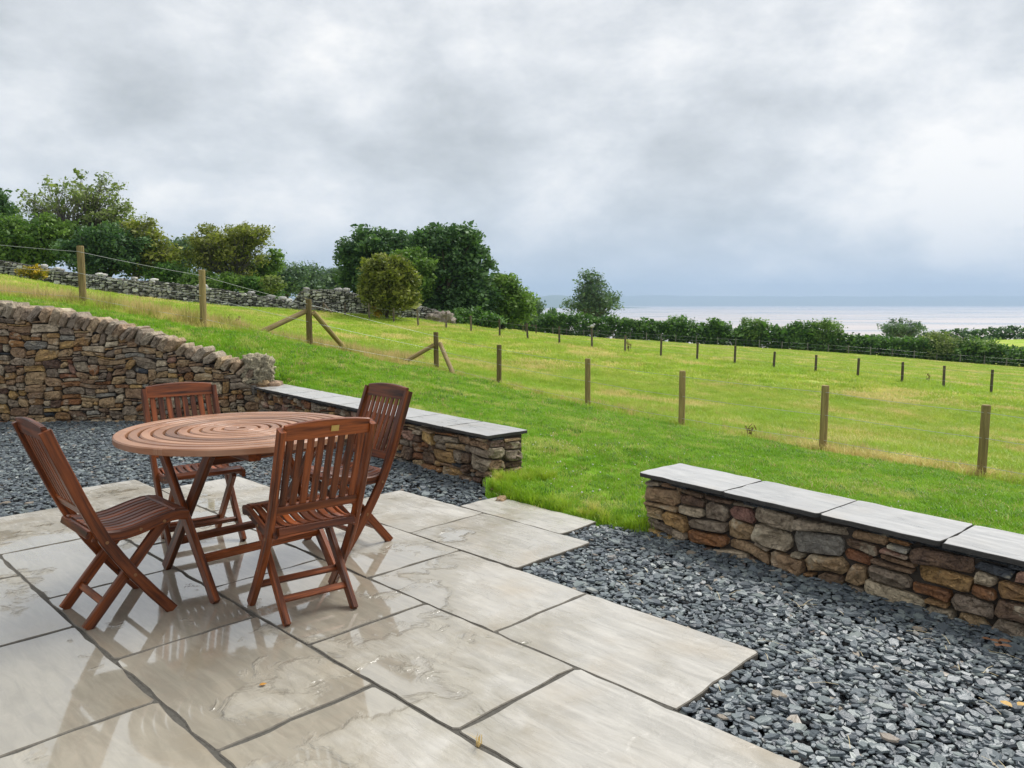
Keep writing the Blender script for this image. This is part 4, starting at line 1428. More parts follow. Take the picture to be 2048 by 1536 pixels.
def tree(name, label, cat, D, ub, ells, leafm, seed, per=26, spread=0.34, size=0.20, trunk=0.22, fork=0.35, twigs=0.5, barkm=None, group=None, depth_k=0.85, zbase=None, fill=0.42):
    """ells: crown lobes as (u, v, ru, rv, clumps) seen at distance D; the foot stands on the ground at column ub"""
    lr = np.random.default_rng(seed)
    xb = (ub - 1024) / FPX * D
    zb = h1(xb, D) if zbase is None else zbase
    root = tag(empty(name, (xb, D, zb)), label, cat, group)
    O = np.array([xb, D, zb])
    cen = []; VA = []; FA = []
    def add(pts, r0, r1):
        V, Fc = tube_pts(pts, r0, r1)
        o_ = len(VA)
        VA.extend([v - O for v in V]); FA.extend([tuple(i + o_ for i in f) for f in Fc])
    lob = []
    for (u, v, ru, rv, nc) in ells:
        c = at_depth(u, v, D)
        rx = ru * D / FPX; rz_ = rv * D / FPX; ry = rx * depth_k
        c[1] += lr.uniform(-0.4, 0.4) * rx * 0.4
        dirs = lr.normal(0, 1, (nc, 3)); dirs /= np.linalg.norm(dirs, axis=1)[:, None]
        rad = lr.random(nc) ** fill
        q = c + dirs * rad[:, None] * np.array([rx, ry, rz_])
        q += lr.normal(0, 0.12, q.shape)
        # sprigs breaking the outline
        ns = max(2, nc // 6)
        dv = lr.normal(0, 1, (ns, 3)); dv[:, 2] = np.abs(dv[:, 2]) + 0.15; dv /= np.linalg.norm(dv, axis=1)[:, None]
        for d_ in dv:
            for t_ in (0.98, 1.10, 1.0 + lr.uniform(0.12, 0.32)):
                q = np.concatenate([q, (c + d_ * t_ * np.array([rx, ry, rz_]) + lr.normal(0, 0.05, 3))[None]])
        cen.append(q); lob.append((c, q))
    top = np.array(lob[0][0]); 
    allc = np.concatenate(cen)
    forkp = O + (allc.mean(0) - O) * fork
    forkp[2] = zb + (allc[:, 2].min() - zb) * 0.5 + (allc[:, 2].mean() - zb) * fork * 0.5
    add(bent(O - (0, 0, 0.3), forkp, lr, 4, 0.05), trunk, trunk * 0.72)
    for c, q in lob:
        mid_ = forkp + (c - forkp) * 0.75
        limb = bent(forkp, mid_, lr, 5, 0.12)
        add(limb, trunk * 0.55, trunk * 0.22)
        for t in q:
            if lr.random() < twigs:
                st = limb[int(lr.integers(1, 6))]
                add(bent(st, t, lr, 3, 0.11, 0.03), trunk * 0.16, 0.012)
    mobj('trunk', VA, FA, barkm or BARK, root, smooth=True)
    V, T, tone = leaves(allc, int(per * 1.6), spread * 0.95, size * 0.82, lr)
    fastmesh('crown', V - O, T, leafm, root, attr={'lc': tone})
    return root


G1 = 'trees along the field wall'
tree('hawthorn_tree', 'wide domed sparse-leaved tree with bare limbs showing, standing above the dark bushes', 'tree', 56, 165, [(118, 415, 60, 48, 60), (185, 398, 62, 42, 70), (222, 455, 48, 52, 120), (150, 480, 62, 30, 60), (85, 430, 32, 34, 26)], L_PALE, 1, 10, 0.25, 0.19, 0.26, 0.32, 1.0, BARKG, fill=0.6)
tree('bush_tree', 'rounded dark green bushy tree behind the wall beside the yellow gorse', 'tree', 54, 70, [(60, 490, 48, 44, 90), (110, 485, 50, 40, 90), (20, 495, 40, 44, 70)], L_MID, 2, 30, 0.33, 0.2, 0.2, 0.3, 0.3)
tree('bush_tree', 'dark green spreading bush under the domed tree', 'tree', 53, 225, [(190, 508, 52, 38, 90), (245, 500, 46, 42, 80), (215, 530, 60, 22, 50)], L_DARK, 3, 30, 0.33, 0.2, 0.2, 0.3, 0.3)
tree('bush_tree', 'large dark leafy tree at the upper end of the wall', 'tree', 58, -50, [(-45, 450, 55, 60, 110), (-8, 425, 22, 36, 30), (-20, 490, 50, 45, 70)], L_DARK, 4, 28, 0.34, 0.22, 0.25, 0.3, 0.4)
tree('thorn_tree', 'olive thorn tree with bare twigs fanning from its top', 'tree', 54, 268, [(275, 480, 40, 30, 45), (300, 475, 34, 28, 26), (308, 520, 38, 40, 80), (270, 525, 40, 34, 60)], L_OLIVE, 5, 18, 0.28, 0.18, 0.17, 0.32, 1.0, BARKG)
tree('distant_tree', 'hazy grey-green tree standing far back between two thorn trees', 'tree', 85, 365, [(360, 515, 34, 36, 60), (345, 530, 28, 34, 40), (385, 500, 20, 24, 24)], L_BLUE, 6, 24, 0.5, 0.26, 0.25, 0.3, 0.4)
tree('hawthorn_tree', 'flat topped wind-shaped hawthorn with a reddish trunk behind the wall', 'tree', 54, 462, [(440, 485, 52, 26, 85), (500, 478, 38, 22, 62), (415, 520, 42, 36, 75), (478, 520, 44, 36, 60)], L_OLIVE, 7, 20, 0.28, 0.17, 0.18, 0.3, 0.9, BARKG)
tree('young_tree', 'light green airy tree right of the flat topped hawthorn', 'tree', 56, 520, [(520, 540, 30, 32, 46), (545, 528, 18, 22, 22), (505, 560, 28, 26, 30)], L_MID, 8, 20, 0.3, 0.18, 0.12, 0.3, 0.8, BARKG)
tree('shrub', 'small yellow-green shrub peeping over the wall', 'shrub', 52, 545, [(545, 572, 16, 14, 26)], L_PALE, 81, 24, 0.22, 0.16, 0.06, 0.3, 0.4)
for i, (u, v, ru, rv) in enumerate([(572, 556, 30, 26), (615, 562, 30, 24), (660, 564, 32, 26), (540, 566, 26, 22)]):
    tree('distant_tree', ['distant bluish green rounded tree beyond the wall, next to the airy light green tree', 'distant rounded tree beyond the wall, middle of the far row', 'distant bluish tree of the far row, touching the dark clump of trees', 'faint distant tree showing behind the airy light green tree'][i], 'tree', 105 + 4 * i, u, [(u, v, ru, rv, 60), (u + 8, v + 14, ru, rv * 0.8, 40)], L_BLUE, 20 + i, 26, 0.62, 0.32, 0.3, 0.3, 0.3, group='row of distant trees beyond the wall')
tree('broadleaf_tree', 'tall dark green tree overhanging the collapsed end of the wall, left half of the clump', 'tree', 58, 745, [(745, 510, 60, 38, 190), (712, 545, 36, 44, 110), (790, 515, 42, 36, 120), (815, 505, 30, 26, 60), (760, 570, 60, 44, 130), (800, 590, 50, 34, 90)], L_DARK, 9, 30, 0.36, 0.22, 0.34, 0.3, 0.35)
tree('broadleaf_tree', 'tallest dark green tree of the clump, rounded crown to the ground', 'tree', 56, 900, [(905, 510, 50, 44, 180), (878, 500, 40, 36, 100), (940, 560, 40, 56, 110), (890, 585, 60, 52, 190), (920, 480, 26, 20, 40), (850, 530, 36, 50, 110), (870, 618, 50, 22, 70), (955, 610, 44, 30, 100)], L_DARK, 10, 30, 0.36, 0.22, 0.36, 0.3, 0.35)
tree('broadleaf_tree', 'yellowish green tree wedged between the two dark trees', 'tree', 54, 825, [(825, 540, 38, 32, 110), (815, 575, 42, 36, 90)], L_MID, 12, 28, 0.32, 0.2, 0.2, 0.3, 0.3)
tree('rounded_bush', 'olive round-headed bush standing free in front of the wall', 'bush', 46.5, 775, [(770, 550, 36, 30, 100), (748, 580, 25, 28, 66), (803, 572, 26, 32, 66), (778, 602, 46, 22, 80), (792, 538, 20, 18, 28)], L_OLIVE, 11, 30, 0.26, 0.17, 0.14, 0.3, 0.4)
tree('broadleaf_tree', 'lower lighter green tree at the downhill end of the clump', 'tree', 57, 1005, [(1000, 592, 38, 32, 130), (1030, 612, 32, 26, 90), (975, 615, 40, 28, 80), (1010, 630, 46, 18, 70)], L_MID, 13, 28, 0.33, 0.2, 0.2, 0.3, 0.4)
tree('shrub', 'bramble shrub spreading at the foot of the tallest dark tree', 'shrub', 52, 940, [(930, 640, 46, 16, 70), (965, 645, 34, 14, 44)], L_HEDGE, 14, 26, 0.25, 0.17, 0.06, 0.3, 0.3)
tree('shrub', 'hazy green shrub where the clump meets the hedge', 'shrub', 80, 1052, [(1050, 620, 22, 18, 40), (1070, 622, 14, 16, 24)], L_BLUE, 15, 22, 0.35, 0.22, 0.1, 0.3, 0.3)
tree('lone_tree', 'lone airy conical tree rising behind the hedge before the headland', 'tree', 108, 1188, [(1185, 572, 24, 30, 46), (1190, 598, 40, 26, 70), (1205, 615, 38, 26, 60), (1160, 612, 28, 26, 44)], L_BLUE, 16, 17, 0.45, 0.27, 0.26, 0.25, 0.8, BARKG, fill=0.6)
tree('lone_tree', 'small grey-green tree showing over the hedge against the sands', 'tree', 125, 1806, [(1806, 656, 34, 13, 46), (1790, 662, 22, 10, 24), (1825, 660, 20, 12, 24)], L_BLUE, 17, 18, 0.4, 0.28, 0.2, 0.25, 0.8, BARKG)
tree('shrub', 'dark low shrub behind the wall under the flat topped hawthorn', 'shrub', 52, 425, [(400, 570, 40, 18, 60), (450, 572, 36, 16, 50)], L_MID, 82, 24, 0.26, 0.17, 0.06, 0.3, 0.3)
tree('shrub', 'low green shrub filling the gap beside the olive thorn tree', 'shrub', 53, 345, [(345, 558, 26, 22, 60), (320, 552, 26, 24, 50)], L_HEDGE, 83, 24, 0.26, 0.17, 0.06, 0.3, 0.3)
tree('shrub', 'dark shrub tucked against the wall below the light green airy tree', 'shrub', 53, 505, [(500, 576, 30, 14, 44), (530, 584, 26, 10, 30)], L_HEDGE, 84, 24, 0.24, 0.17, 0.06, 0.3, 0.3)
# gorse in flower
tree('gorse_bush', 'yellow flowering gorse growing against the wall under the domed tree', 'gorse', 45, 65, [(58, 545, 12, 10, 12), (74, 547, 9, 9, 10)], L_GORSE, 41, 24, 0.16, 0.13, 0.03, 0.3, 0.3)
tree('gorse_bush', 'small yellow flowering gorse beside the round-headed bush', 'gorse', 46, 752, [(752, 622, 6, 9, 10)], L_GORSE, 42, 22, 0.12, 0.12, 0.03, 0.3, 0.3)


def hedge(name, label, line, hts, leafm, seed, gap_front=0.0, per=20, dens=44.0, size=0.24, width=1.2, lumps=()):
    """a hedge along (x, y): shrub clumps packed from the ground up, uneven top"""
    lr = np.random.default_rng(seed)
    P = np.array(line, float)
    sg = np.linalg.norm(np.diff(P, axis=0), axis=1); cm = np.concatenate([[0], np.cumsum(sg)])
    L = cm[-1]
    n = int(L * dens)
    s = lr.uniform(0, L, n)
    x = np.interp(s, cm, P[:, 0]); y = np.interp(s, cm, P[:, 1])
    ht = np.interp(s, cm, hts)
    ht = 0.22 + ht * (1 + np.array([0.15 * mnoise.noise((q * 0.55, seed, 0)) + 0.12 * mnoise.noise((q * 1.7, seed, 3)) for q in s]))
    for ls, lh, lw in lumps:
        ht = np.maximum(ht, lh * np.exp(-((s - ls) / lw) ** 4))
    zg = height(x, y)
    f = lr.random(n) ** 1.05
    z = zg + 0.15 + f * (ht - 0.15)
    off = lr.uniform(-1, 1, n) * width * np.sqrt(np.clip(1.05 - f * f, 0.08, 1))
    c = np.stack([x, y + off, z], 1)
    O = np.array([P[0, 0], P[0, 1], h1(P[0, 0], P[0, 1])])
    root = tag(empty(name, tuple(O)), label, 'hedge')
    V, T, tone = leaves(c, per, 0.30, size, lr)
    fastmesh('foliage', V - O, T, leafm, root, attr={'lc': tone})
    VA = []; FA = []
    for q in np.arange(0.5, L, 0.8):
        xx = float(np.interp(q, cm, P[:, 0])) + lr.normal(0, 0.15); yy = float(np.interp(q, cm, P[:, 1])) + lr.normal(0, 0.3)
        hh = float(np.interp(q, cm, hts)); z_ = h1(xx, yy)
        V, Fc = tube_pts(bent((xx, yy, z_ - 0.2), (xx + lr.normal(0, 0.3), yy, z_ + hh * 0.85), lr, 3, 0.08), 0.05, 0.012, 4)
        o_ = len(VA); VA += [v - O for v in V]; FA += [tuple(i + o_ for i in f_) for f_ in Fc]
    mobj('stems', VA, FA, BARK, root)
    return root


hl = []
for u in np.linspace(985, 2560, 38):
    D = float(np.interp(u, hu, hd))
    hl.append(((u - 1024) / FPX * D, D))
hh_u = [985, 1050, 1075, 1100, 1160, 1240, 1330, 1400, 1450, 1500, 1560, 1620, 1680, 1720, 1760, 1850, 1960, 2050, 2160, 2560]
hh_v = [632, 634, 632, 634, 630, 640, 648, 652, 655, 652, 657, 660, 668, 676, 680, 682, 690, 700, 712, 745]
hts = []
for (x, y), u in zip(hl, np.linspace(985, 2560, 38)):
    hts.append(max(1.2, at_depth(u, float(np.interp(u, hh_u, hh_v)), y)[2] - h1(x, y) - 0.15))
hedge('hedge', 'long dark green field hedge in front of the estuary', hl, hts, L_HEDGE, 61, lumps=[])
for i, (u, v, ru, rv, lm, lab) in enumerate([(1500, 662, 28, 20, L_MID, 'bright rounded shrub standing out of the long hedge'), (1430, 660, 22, 16, L_HEDGE, 'dark twiggy shrub rising above the long hedge'), (1360, 652, 24, 16, L_HEDGE, 'leafy shrub in the hedge nearer the lone airy tree'), (1654, 666, 26, 22, L_MID, 'tall bright shrub in the hedge where it dips'), (1605, 668, 24, 18, L_HEDGE, 'dark shrub beside the tall bright shrub of the hedge'), (1880, 690, 40, 18, L_PALE, 'wide pale green elder shrub in the lower hedge'), (1960, 697, 34, 18, L_MID, 'green shrub after the wide elder in the lower hedge'), (1105, 640, 30, 16, L_HEDGE, 'dark shrub at the hedge corner by the rail fence')]):
    D = float(np.interp(u, hu, hd)) + 0.3
    tree('hedge_shrub', lab, 'shrub', D, u, [(u, v, ru, rv, 46), (u, v + rv * 0.9, ru * 0.9, rv, 36)], lm, 70 + i, 22, 0.36, 0.22, 0.08, 0.3, 0.3)
h2 = [((u - 1024) / FPX * D, D) for u, D in ((1700, 150), (1800, 149), (1900, 147), (2000, 145), (2100, 143), (2250, 141))]
h2t = [max(1.5, at_depth(u, v, y)[2] - h1(x, y)) for (x, y), u, v in zip(h2, (1700, 1800, 1900, 2000, 2100, 2250), (678, 673, 664, 658, 654, 652))]
hedge('hedge', 'far dark hedge across the lower green field', h2, h2t, L_DARK, 62, per=18, dens=14, size=0.36, width=1.6)

# ------------------------------------------------------------------ grass
def tuft_mesh(name, n, rad, h0, h1_, w, bend, mat, seed, dry=0.0):
    lr = np.random.default_rng(seed)
    V = []; T = []; A = []
    for i in range(n):
        r_ = rad * math.sqrt(lr.random()); an = lr.uniform(0, 2 * math.pi)
        x, y = r_ * math.cos(an), r_ * math.sin(an)
        h = lr.uniform(h0, h1_); d = lr.uniform(0, 2 * math.pi)
        bx, by = math.cos(d), math.sin(d)
        k = abs(lr.normal(0, bend)) * h + 0.1 * h
        sx, sy = -by * w / 2, bx * w / 2
        o_ = len(V)
        tone = lr.uniform(0, 0.5)
        V += [(x - sx, y - sy, -0.015), (x + sx, y + sy, -0.015), (x + sx * 0.8 + bx * k * 0.35, y + sy * 0.8 + by * k * 0.35, h * 0.6), (x - sx * 0.8 + bx * k * 0.35, y - sy * 0.8 + by * k * 0.35, h * 0.6), (x + bx * k, y + by * k, h)]
        A += [tone, tone, tone + 0.25, tone + 0.25, tone + 0.5]
        T += [(o_, o_ + 1, o_ + 2), (o_, o_ + 2, o_ + 3), (o_ + 3, o_ + 2, o_ + 4)]
    me = bpy.data.meshes.new(name)
    me.from_pydata(V, [], T); me.update()
    me.attributes.new('lc', 'FLOAT', 'POINT').data.foreach_set('value', np.array(A, np.float32))
    me.materials.append(mat)
    return bpy.data.objects.new(name, me)


def grass(name, label, P, scl, tufts):
    """points carrying tufts: nobody could count the blades"""
    coll = bpy.data.collections.new(name + '_tufts')
    for t in tufts: coll.objects.link(t)
    me = bpy.data.meshes.new(name)
    me.vertices.add(len(P)); me.vertices.foreach_set('co', np.asarray(P, np.float32).ravel())
    for an, arr, ty in (('rot', rng.uniform(0, 6.283, len(P)), 'FLOAT'), ('scl', scl, 'FLOAT'), ('pick', rng.integers(0, len(tufts), len(P)), 'INT')):
        at = me.attributes.new(an, ty, 'POINT')
        at.data.foreach_set('value', np.asarray(arr, np.int32 if ty == 'INT' else np.float32))
    o = bpy.data.objects.new(name, me); COL.objects.link(o)
    ng = bpy.data.node_groups.new(name, 'GeometryNodeTree')
    ng.interface.new_socket('Geometry', in_out='INPUT', socket_type='NodeSocketGeometry')
    ng.interface.new_socket('Geometry', in_out='OUTPUT', socket_type='NodeSocketGeometry')
    nd = ng.nodes; ln = ng.links
    gi = nd.new('NodeGroupInput'); go = nd.new('NodeGroupOutput')
    ci = nd.new('GeometryNodeCollectionInfo')
    ci.inputs['Collection'].default_value = coll
    ci.inputs['Separate Children'].default_value = True
    ci.inputs['Reset Children'].default_value = True
    ip = nd.new('GeometryNodeInstanceOnPoints')
    ip.inputs['Pick Instance'].default_value = True
    def na(nm, ty):
        q = nd.new('GeometryNodeInputNamedAttribute'); q.data_type = ty; q.inputs['Name'].default_value = nm
        return next(s for s in q.outputs if s.enabled and s.name == 'Attribute')
    cx_ = nd.new('ShaderNodeCombineXYZ')
    ln.new(na('rot', 'FLOAT'), cx_.inputs[2])
    ln.new(gi.outputs[0], ip.inputs['Points'])
    ln.new(ci.outputs[0], ip.inputs['Instance'])
    ln.new(na('pick', 'INT'), ip.inputs['Instance Index'])
    ln.new(cx_.outputs[0], ip.inputs['Rotation'])
    ln.new(na('scl', 'FLOAT'), ip.inputs['Scale'])
    ln.new(ip.outputs[0], go.inputs[0])
    md = o.modifiers.new('grass', 'NODES'); md.node_group = ng
    tag(o, label, 'grass', kind='stuff')
    return o


def surf_z(x, y):
    """height of the built ground mesh (bilinear on its grid)"""
    i = np.clip(np.searchsorted(gx, x) - 1, 0, len(gx) - 2); j = np.clip(np.searchsorted(gy, y) - 1, 0, len(gy) - 2)
    fx = (x - gx[i]) / (gx[i + 1] - gx[i]); fy = (y - gy[j]) / (gy[j + 1] - gy[j])
    return (GZ[j, i] * (1 - fx) * (1 - fy) + GZ[j, i + 1] * fx * (1 - fy) + GZ[j + 1, i] * (1 - fx) * fy + GZ[j + 1, i + 1] * fx * fy)


def wedge(y0, y1, dens, mx=0.82):
    mx *= 1.4
    n = int(dens * mx * 2 * (y1 * y1 - y0 * y0) / 2)
    y = np.sqrt(rng.uniform(y0 * y0, y1 * y1, n)); x = rng.uniform(-mx, mx, n) * y
    return x, y


def off_walls(x, y):
    a, b = xy2ab(x, y)
    op = (a > -4.17) & (a < -2.76)
    okw = np.where(op, b > 3.885 + np.where(a < -3.95, -(a + 3.95) * 0.55, 0) + np.where(a > -2.98, (a + 2.98) * 0.3, 0), b > wall_b(a) + 0.455)
    okw = okw | (a < -9.1)
    return okw & ~((y < 9.66) & (x < -2.72))


lt = [tuft_mesh('lawn_tuft', 34, 0.075, 0.018, 0.042, 0.0042, 0.7, LAWNB, 100 + i) for i in range(5)]
DULLB = grass_mat('clover_blades', (0.09, 0.22, 0.025), (0.15, 0.29, 0.05), (0.26, 0.33, 0.10), 0.3, 1.1)
lt.append(tuft_mesh('clover_tuft', 26, 0.07, 0.012, 0.034, 0.008, 0.9, DULLB, 120))
lt.append(tuft_mesh('straw_tuft', 20, 0.075, 0.014, 0.038, 0.0036, 0.9, HAYB, 121))
x, y = wedge(3.2, 19, 360)
ok = is_lawn(x, y + 0.1) & off_walls(x, y) & (rng.random(len(x)) < np.clip(9.0 / y, 0.4, 1))
x, y = x[ok], y[ok]
grass('lawn_grass', 'short bright green lawn grass', np.stack([x, y, surf_z(x, y)], 1), rng.uniform(0.6, 1.35, len(x)) * (1 + 0.45 * np.array([mnoise.noise((p_ * 1.1, q_ * 1.1, 4)) for p_, q_ in zip(x, y)])) * np.clip(y / 9, 1, 1.6), lt)
# rank yellow-green grass left by the mower at the wall end and along the paving edge
et = [tuft_mesh('edge_tuft', 30, 0.06, 0.05, 0.13, 0.0045, 0.6, EDGEB, 140 + i) for i in range(4)]
n = 330
aa = rng.uniform(-4.16, -2.66, n); bb = 3.90 + np.abs(rng.normal(0, 0.05, n)) + np.where(aa < -3.95, -(aa + 3.95) * 0.55, 0)
k = rng.random(n) < np.where(aa < -3.7, 1.0, 0.45)
aa, bb = aa[k], bb[k]
n2 = 90
aa = np.concatenate([aa, rng.uniform(-4.19, -3.98, n2)]); bb = np.concatenate([bb, rng.uniform(4.05, 4.6, n2)])
x, y = ab2xy(aa, bb)
grass('edge_grass', 'longer yellow-green grass fringing the paving at the lawn opening', np.stack([x, y, np.maximum(surf_z(x, y), -0.02)], 1), np.where(bb > 4.04, 0.62, rng.uniform(0.35, 0.75, len(x))), et)
# the pasture
ft = [tuft_mesh('field_tuft', 46, 0.17, 0.03, 0.11, 0.008, 0.8, FIELDB, 200 + i) for i in range(5)]
x, y = wedge(7, 26, 75)
ok = ~is_lawn(x, y) & (y > fence_y(x) - 0.35)
x, y = x[ok], y[ok]
grass('field_grass', 'grazed yellow-green pasture grass near the fence', np.stack([x, y, surf_z(x, y)], 1), rng.uniform(0.6, 1.35, len(x)), ft)
ft2 = [tuft_mesh('far_field_tuft', 70, 0.42, 0.03, 0.13, 0.02, 0.9, FIELDB, 240 + i) for i in range(4)]
x, y = wedge(24, 100, 7.5, 0.78)
hy = np.interp(1024 + FPX * x / y, hu, hd)
dyw = np.interp(x, dxy[:, 0], dxy[:, 1], right=200)
ok = (y < hy - 0.5) & (y < dyw - 0.2)
x, y = x[ok], y[ok]
grass('field_grass', 'grazed pasture grass stretching to the hedge and the field wall', np.stack([x, y, surf_z(x, y)], 1), rng.uniform(0.6, 1.4, len(x)), ft2)
# uncut straw-coloured grass along the fence and up the bank
ht_ = [tuft_mesh('dry_tuft', 40, 0.12, 0.10, 0.30, 0.005, 0.35, HAYB, 300 + i) for i in range(5)]
x, y = wedge(7, 34, 40)
fy = fence_y(x)
dd = y - fy
wid = np.where(x < -2.5, 4.6, 1.15)
nzz = np.array([mnoise.noise((a_ * 0.55, b_ * 0.55, 2)) for a_, b_ in zip(x, y)])
ok = (dd > -0.3) & (dd < wid * (1 + 0.5 * nzz)) & (nzz > -0.42) & ~is_lawn(x, y)
ok |= (dd > 0) & (dd < 9) & (nzz > 0.33) & (rng.random(len(x)) < 0.35)
x, y, dd = x[ok], y[ok], dd[ok]
sc_ = rng.uniform(0.5, 1.1, len(x)) * np.where(x < -2.5, 1.05, 0.62)
grass('dry_grass', 'uncut straw-coloured grass along the fence', np.stack([x, y, surf_z(x, y)], 1), sc_, ht_)
# clover flowers
WHITE = plain('clover_white', (0.62, 0.62, 0.55), 0.7, 0.1, 20, 0.0)
bmv = []; bmf = []
xs = rng.normal(0, 1, 110); 
cxs = np.array([(0.75, 7.2), (0.2, 8.0), (0.9, 6.4), (1.6, 7.5), (3.3, 6.0), (-1.0, 10.5), (0.4, 6.0), (4.6, 6.4)])
ci_ = rng.integers(0, len(cxs), 110)
fxx = cxs[ci_, 0] + rng.normal(0, 0.45, 110); fyy = cxs[ci_, 1] + rng.normal(0, 0.5, 110)
okf = off_walls(fxx, fyy) & is_lawn(fxx, fyy)
for x, y in zip(fxx[okf], fyy[okf]):
    z = float(surf_z(np.array([x]), np.array([y]))[0]) + rng.uniform(0.03, 0.05)
    o_ = len(bmv); r_ = rng.uniform(0.004, 0.009)
    bmv += [(x + r_, y, z), (x - r_, y, z), (x, y + r_, z), (x, y - r_, z), (x, y, z + r_), (x, y, z - r_)]
    bmf += [tuple(o_ + i for i in f) for f in ((0, 2, 4), (2, 1, 4), (1, 3, 4), (3, 0, 4), (2, 0, 5), (1, 2, 5), (3, 1, 5), (0, 3, 5))]
tag(mobj('clover_flowers', bmv, bmf, WHITE), 'tiny white clover heads scattered over the lawn', 'flowers', kind='stuff')

# ------------------------------------------------------------------ small things
def weed(label, u, v, hgt_, D0, seed, n=5):
    lr = np.random.default_rng(seed)
    x = (u - 1024) / FPX * D0
    z = h1(x, D0)
    root = tag(empty('dock_plant', (x, D0, z)), label, 'weed')
    VA = []; FA = []; c = []
    for i in range(n):
        tp = np.array([lr.normal(0, 0.12) * hgt_ * 2, lr.normal(0, 0.1), hgt_ * lr.uniform(0.6, 1.0)])
        V, Fc = tube_pts(bent((0, 0, -0.05), tp, lr, 4, 0.06), 0.008, 0.004, 4)
        o_ = len(VA); VA += list(V); FA += [tuple(q + o_ for q in f) for f in Fc]
        for k in range(3): c.append(tp * lr.uniform(0.35, 1.0))
    mobj('stems', VA, FA, plain('dock_stem', (0.12, 0.065, 0.03), 0.8), root)
    V, T, tone = leaves(np.array(c), 3, 0.02 + 0.02 * hgt_, 0.02 + hgt_ * 0.06, lr)
    fastmesh('leaves', V, T, L_RUST, root, attr={'lc': tone})


weed('brown dock stalks beside a post of the middle fence', 1258, 700, 0.62, 39.0, 1, 7)
weed('dark dead dock stalk in the grass between two fence posts', 1506, 868, 0.24, 11.4, 2, 3)
weed('tall dead thistle stalks in the straw grass uphill of the strainer post', 452, 640, 0.42, 16.5, 3, 3)
weed('reddish dock stalks before the third post of the middle fence', 1862, 775, 0.45, 34.5, 4, 4)


def bird():
    q, h = mp[13]
    root = tag(empty('bird', (q[0], q[1], q[2] + h)), 'small pale grey bird perched on a post of the middle fence', 'bird')
    GREYB = plain('bird_grey', (0.45, 0.45, 0.45), 0.7, 0.2, 30, 0.0)
    bm = bmesh.new()
    def ball(c, s, n=2):
        r_ = bmesh.ops.create_icosphere(bm, subdivisions=n, radius=1.0)
        for v in r_['verts']: v.co = Vector((v.co.x * s[0] + c[0], v.co.y * s[1] + c[1], v.co.z * s[2] + c[2]))
    ball((0, 0, 0.14), (0.13, 0.08, 0.09)); ball((0.10, 0, 0.23), (0.06, 0.055, 0.06))
    for p, s in (((-0.20, 0, 0.10), (0.12, 0.035, 0.018)), ((0.17, 0, 0.225), (0.03, 0.012, 0.012)), ((0.01, 0.025, 0.03), (0.007, 0.007, 0.05)), ((0.01, -0.025, 0.03), (0.007, 0.007, 0.05))): ball(p, s, 1)
    me = bpy.data.meshes.new('body'); bm.to_mesh(me); bm.free(); me.materials.append(GREYB)
    o = bpy.data.objects.new('body', me); COL.objects.link(o); o.parent = root
    root.scale = (0.9, 0.9, 0.9)


bird()


def fallen_leaf(label, u, v, z, size, mat, seed, n=1):
    lr = np.random.default_rng(seed)
    p = at_z(u, v, z)
    out_ = [(0, 0), (0.25, 0.28), (0.55, 0.34), (0.8, 0.2), (1.0, 0.0), (0.8, -0.2), (0.55, -0.34), (0.25, -0.28)]
    V = []; Fc = []
    for k in range(n):
        an = lr.uniform(0, 6.28); o_ = len(V); ox, oy = lr.normal(0, size * 0.6, 2) if n > 1 else (0, 0)
        sc = size * lr.uniform(0.7, 1.2)
        for a_, b_ in out_:
            x, y = (a_ - 0.5) * sc, b_ * sc
            V.append((x * math.cos(an) - y * math.sin(an) + ox, x * math.sin(an) + y * math.cos(an) + oy, 0.003 + abs(b_) * sc * 0.35 + 0.004 * k + 0.1 * sc * abs(a_ - 0.5)))
        Fc += [(o_, o_ + 1, o_ + 7), (o_ + 1, o_ + 2, o_ + 6, o_ + 7), (o_ + 2, o_ + 3, o_ + 5, o_ + 6), (o_ + 3, o_ + 4, o_ + 5)]
    o = mobj('fallen_leaf', V, Fc, mat)
    o.location = tuple(p)
    tag(o, label, 'leaf')


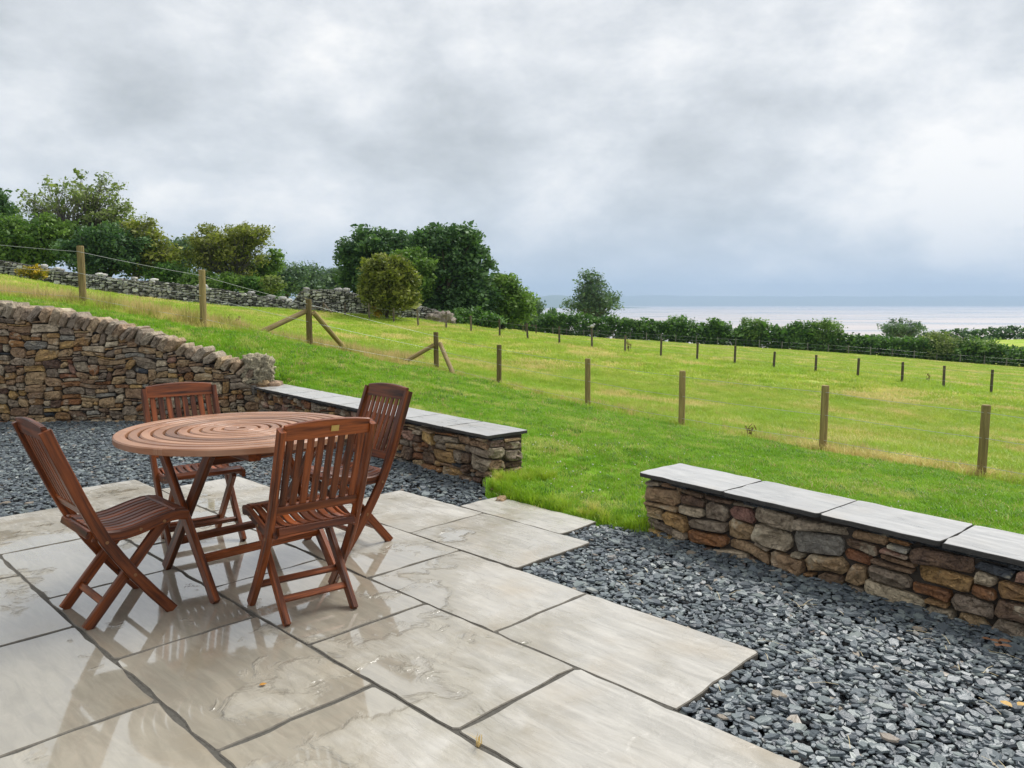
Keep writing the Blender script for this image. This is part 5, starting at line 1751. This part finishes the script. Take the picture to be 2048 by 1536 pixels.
LEAF_O = plain('leaf_orange', (0.42, 0.20, 0.03), 0.6, 0.4, 60, 0.2)
LEAF_B = plain('leaf_brown', (0.17, 0.075, 0.03), 0.6, 0.4, 60, 0.2)
LEAF_Y = plain('leaf_yellow', (0.45, 0.28, 0.07), 0.6, 0.4, 60, 0.2)
fallen_leaf('small orange leaf lying wet on a paving slab', 526, 1371, 0.002, 0.035, LEAF_O, 3)
fallen_leaf('curled brown leaves on the slate chippings near the low wall', 1990, 1290, 0.004, 0.05, LEAF_B, 4, 5)
fallen_leaf('yellowish curled leaf on the slate chippings', 2034, 1408, 0.004, 0.055, LEAF_Y, 5, 2)
sv = []; sf = []
for k in range(90):
    aa_, bb_ = (rng.uniform(-2.6, 0.3), rng.uniform(2.3, 3.85)) if k < 70 else (rng.uniform(-8, -4.5), rng.uniform(2.9, 4.0))
    if in_slab(np.array([aa_]), np.array([bb_]), 0.02)[0]: continue
    x, y = ab2xy(aa_, bb_)
    an = rng.uniform(0, 3.14); L_ = rng.uniform(0.02, 0.06); w_ = 0.0009
    z = 0.006 + rng.uniform(0, 0.006)
    dx, dy = math.cos(an) * L_, math.sin(an) * L_
    o_ = len(sv)
    for t, zz_ in ((-1, z), (0, z + 0.006), (1, z - 0.002)):
        sv += [(x + dx * t - dy / L_ * w_, y + dy * t + dx / L_ * w_, zz_), (x + dx * t + dy / L_ * w_, y + dy * t - dx / L_ * w_, zz_)]
    sf += [(o_, o_ + 1, o_ + 3, o_ + 2), (o_ + 2, o_ + 3, o_ + 5, o_ + 4)]
tag(mobj('straw', sv, sf, plain('straw', (0.50, 0.42, 0.24), 0.7, 0.3, 30, 0.0)), 'loose bits of straw blown over the slate chippings', 'straw', kind='stuff')
# sprig growing in the joint
jt = tuft_mesh('joint_grass', 9, 0.012, 0.03, 0.06, 0.004, 0.9, HAYB, 9)
COL.objects.link(jt); p = at_z(957, 1488, 0.0); jt.location = tuple(p)
tag(jt, 'sprig of yellow grass sprouting from a paving joint', 'grass')

# ------------------------------------------------------------------ haze over the estuary
hm, N = new_mat('haze_air')
vol = N.n('ShaderNodeVolumePrincipled', Color=(0.40, 0.53, 0.70, 1.0), Density=1.6e-4, Anisotropy=0.1)
o_ = N.n('ShaderNodeOutputMaterial'); N.link(vol.outputs[0], o_.inputs['Volume'])
X0, X1, Y0, Y1, Z0, Z1 = -17000, 17000, -300, 15200, -60, 330
hb = mobj('haze', [(X0, Y0, Z0), (X1, Y0, Z0), (X1, Y1, Z0), (X0, Y1, Z0), (X0, Y0, Z1), (X1, Y0, Z1), (X1, Y1, Z1), (X0, Y1, Z1)],
          [(0, 3, 2, 1), (4, 5, 6, 7), (0, 1, 5, 4), (1, 2, 6, 5), (2, 3, 7, 6), (3, 0, 4, 7)], hm)
tag(hb, 'thin haze over the estuary', 'haze', kind='stuff')
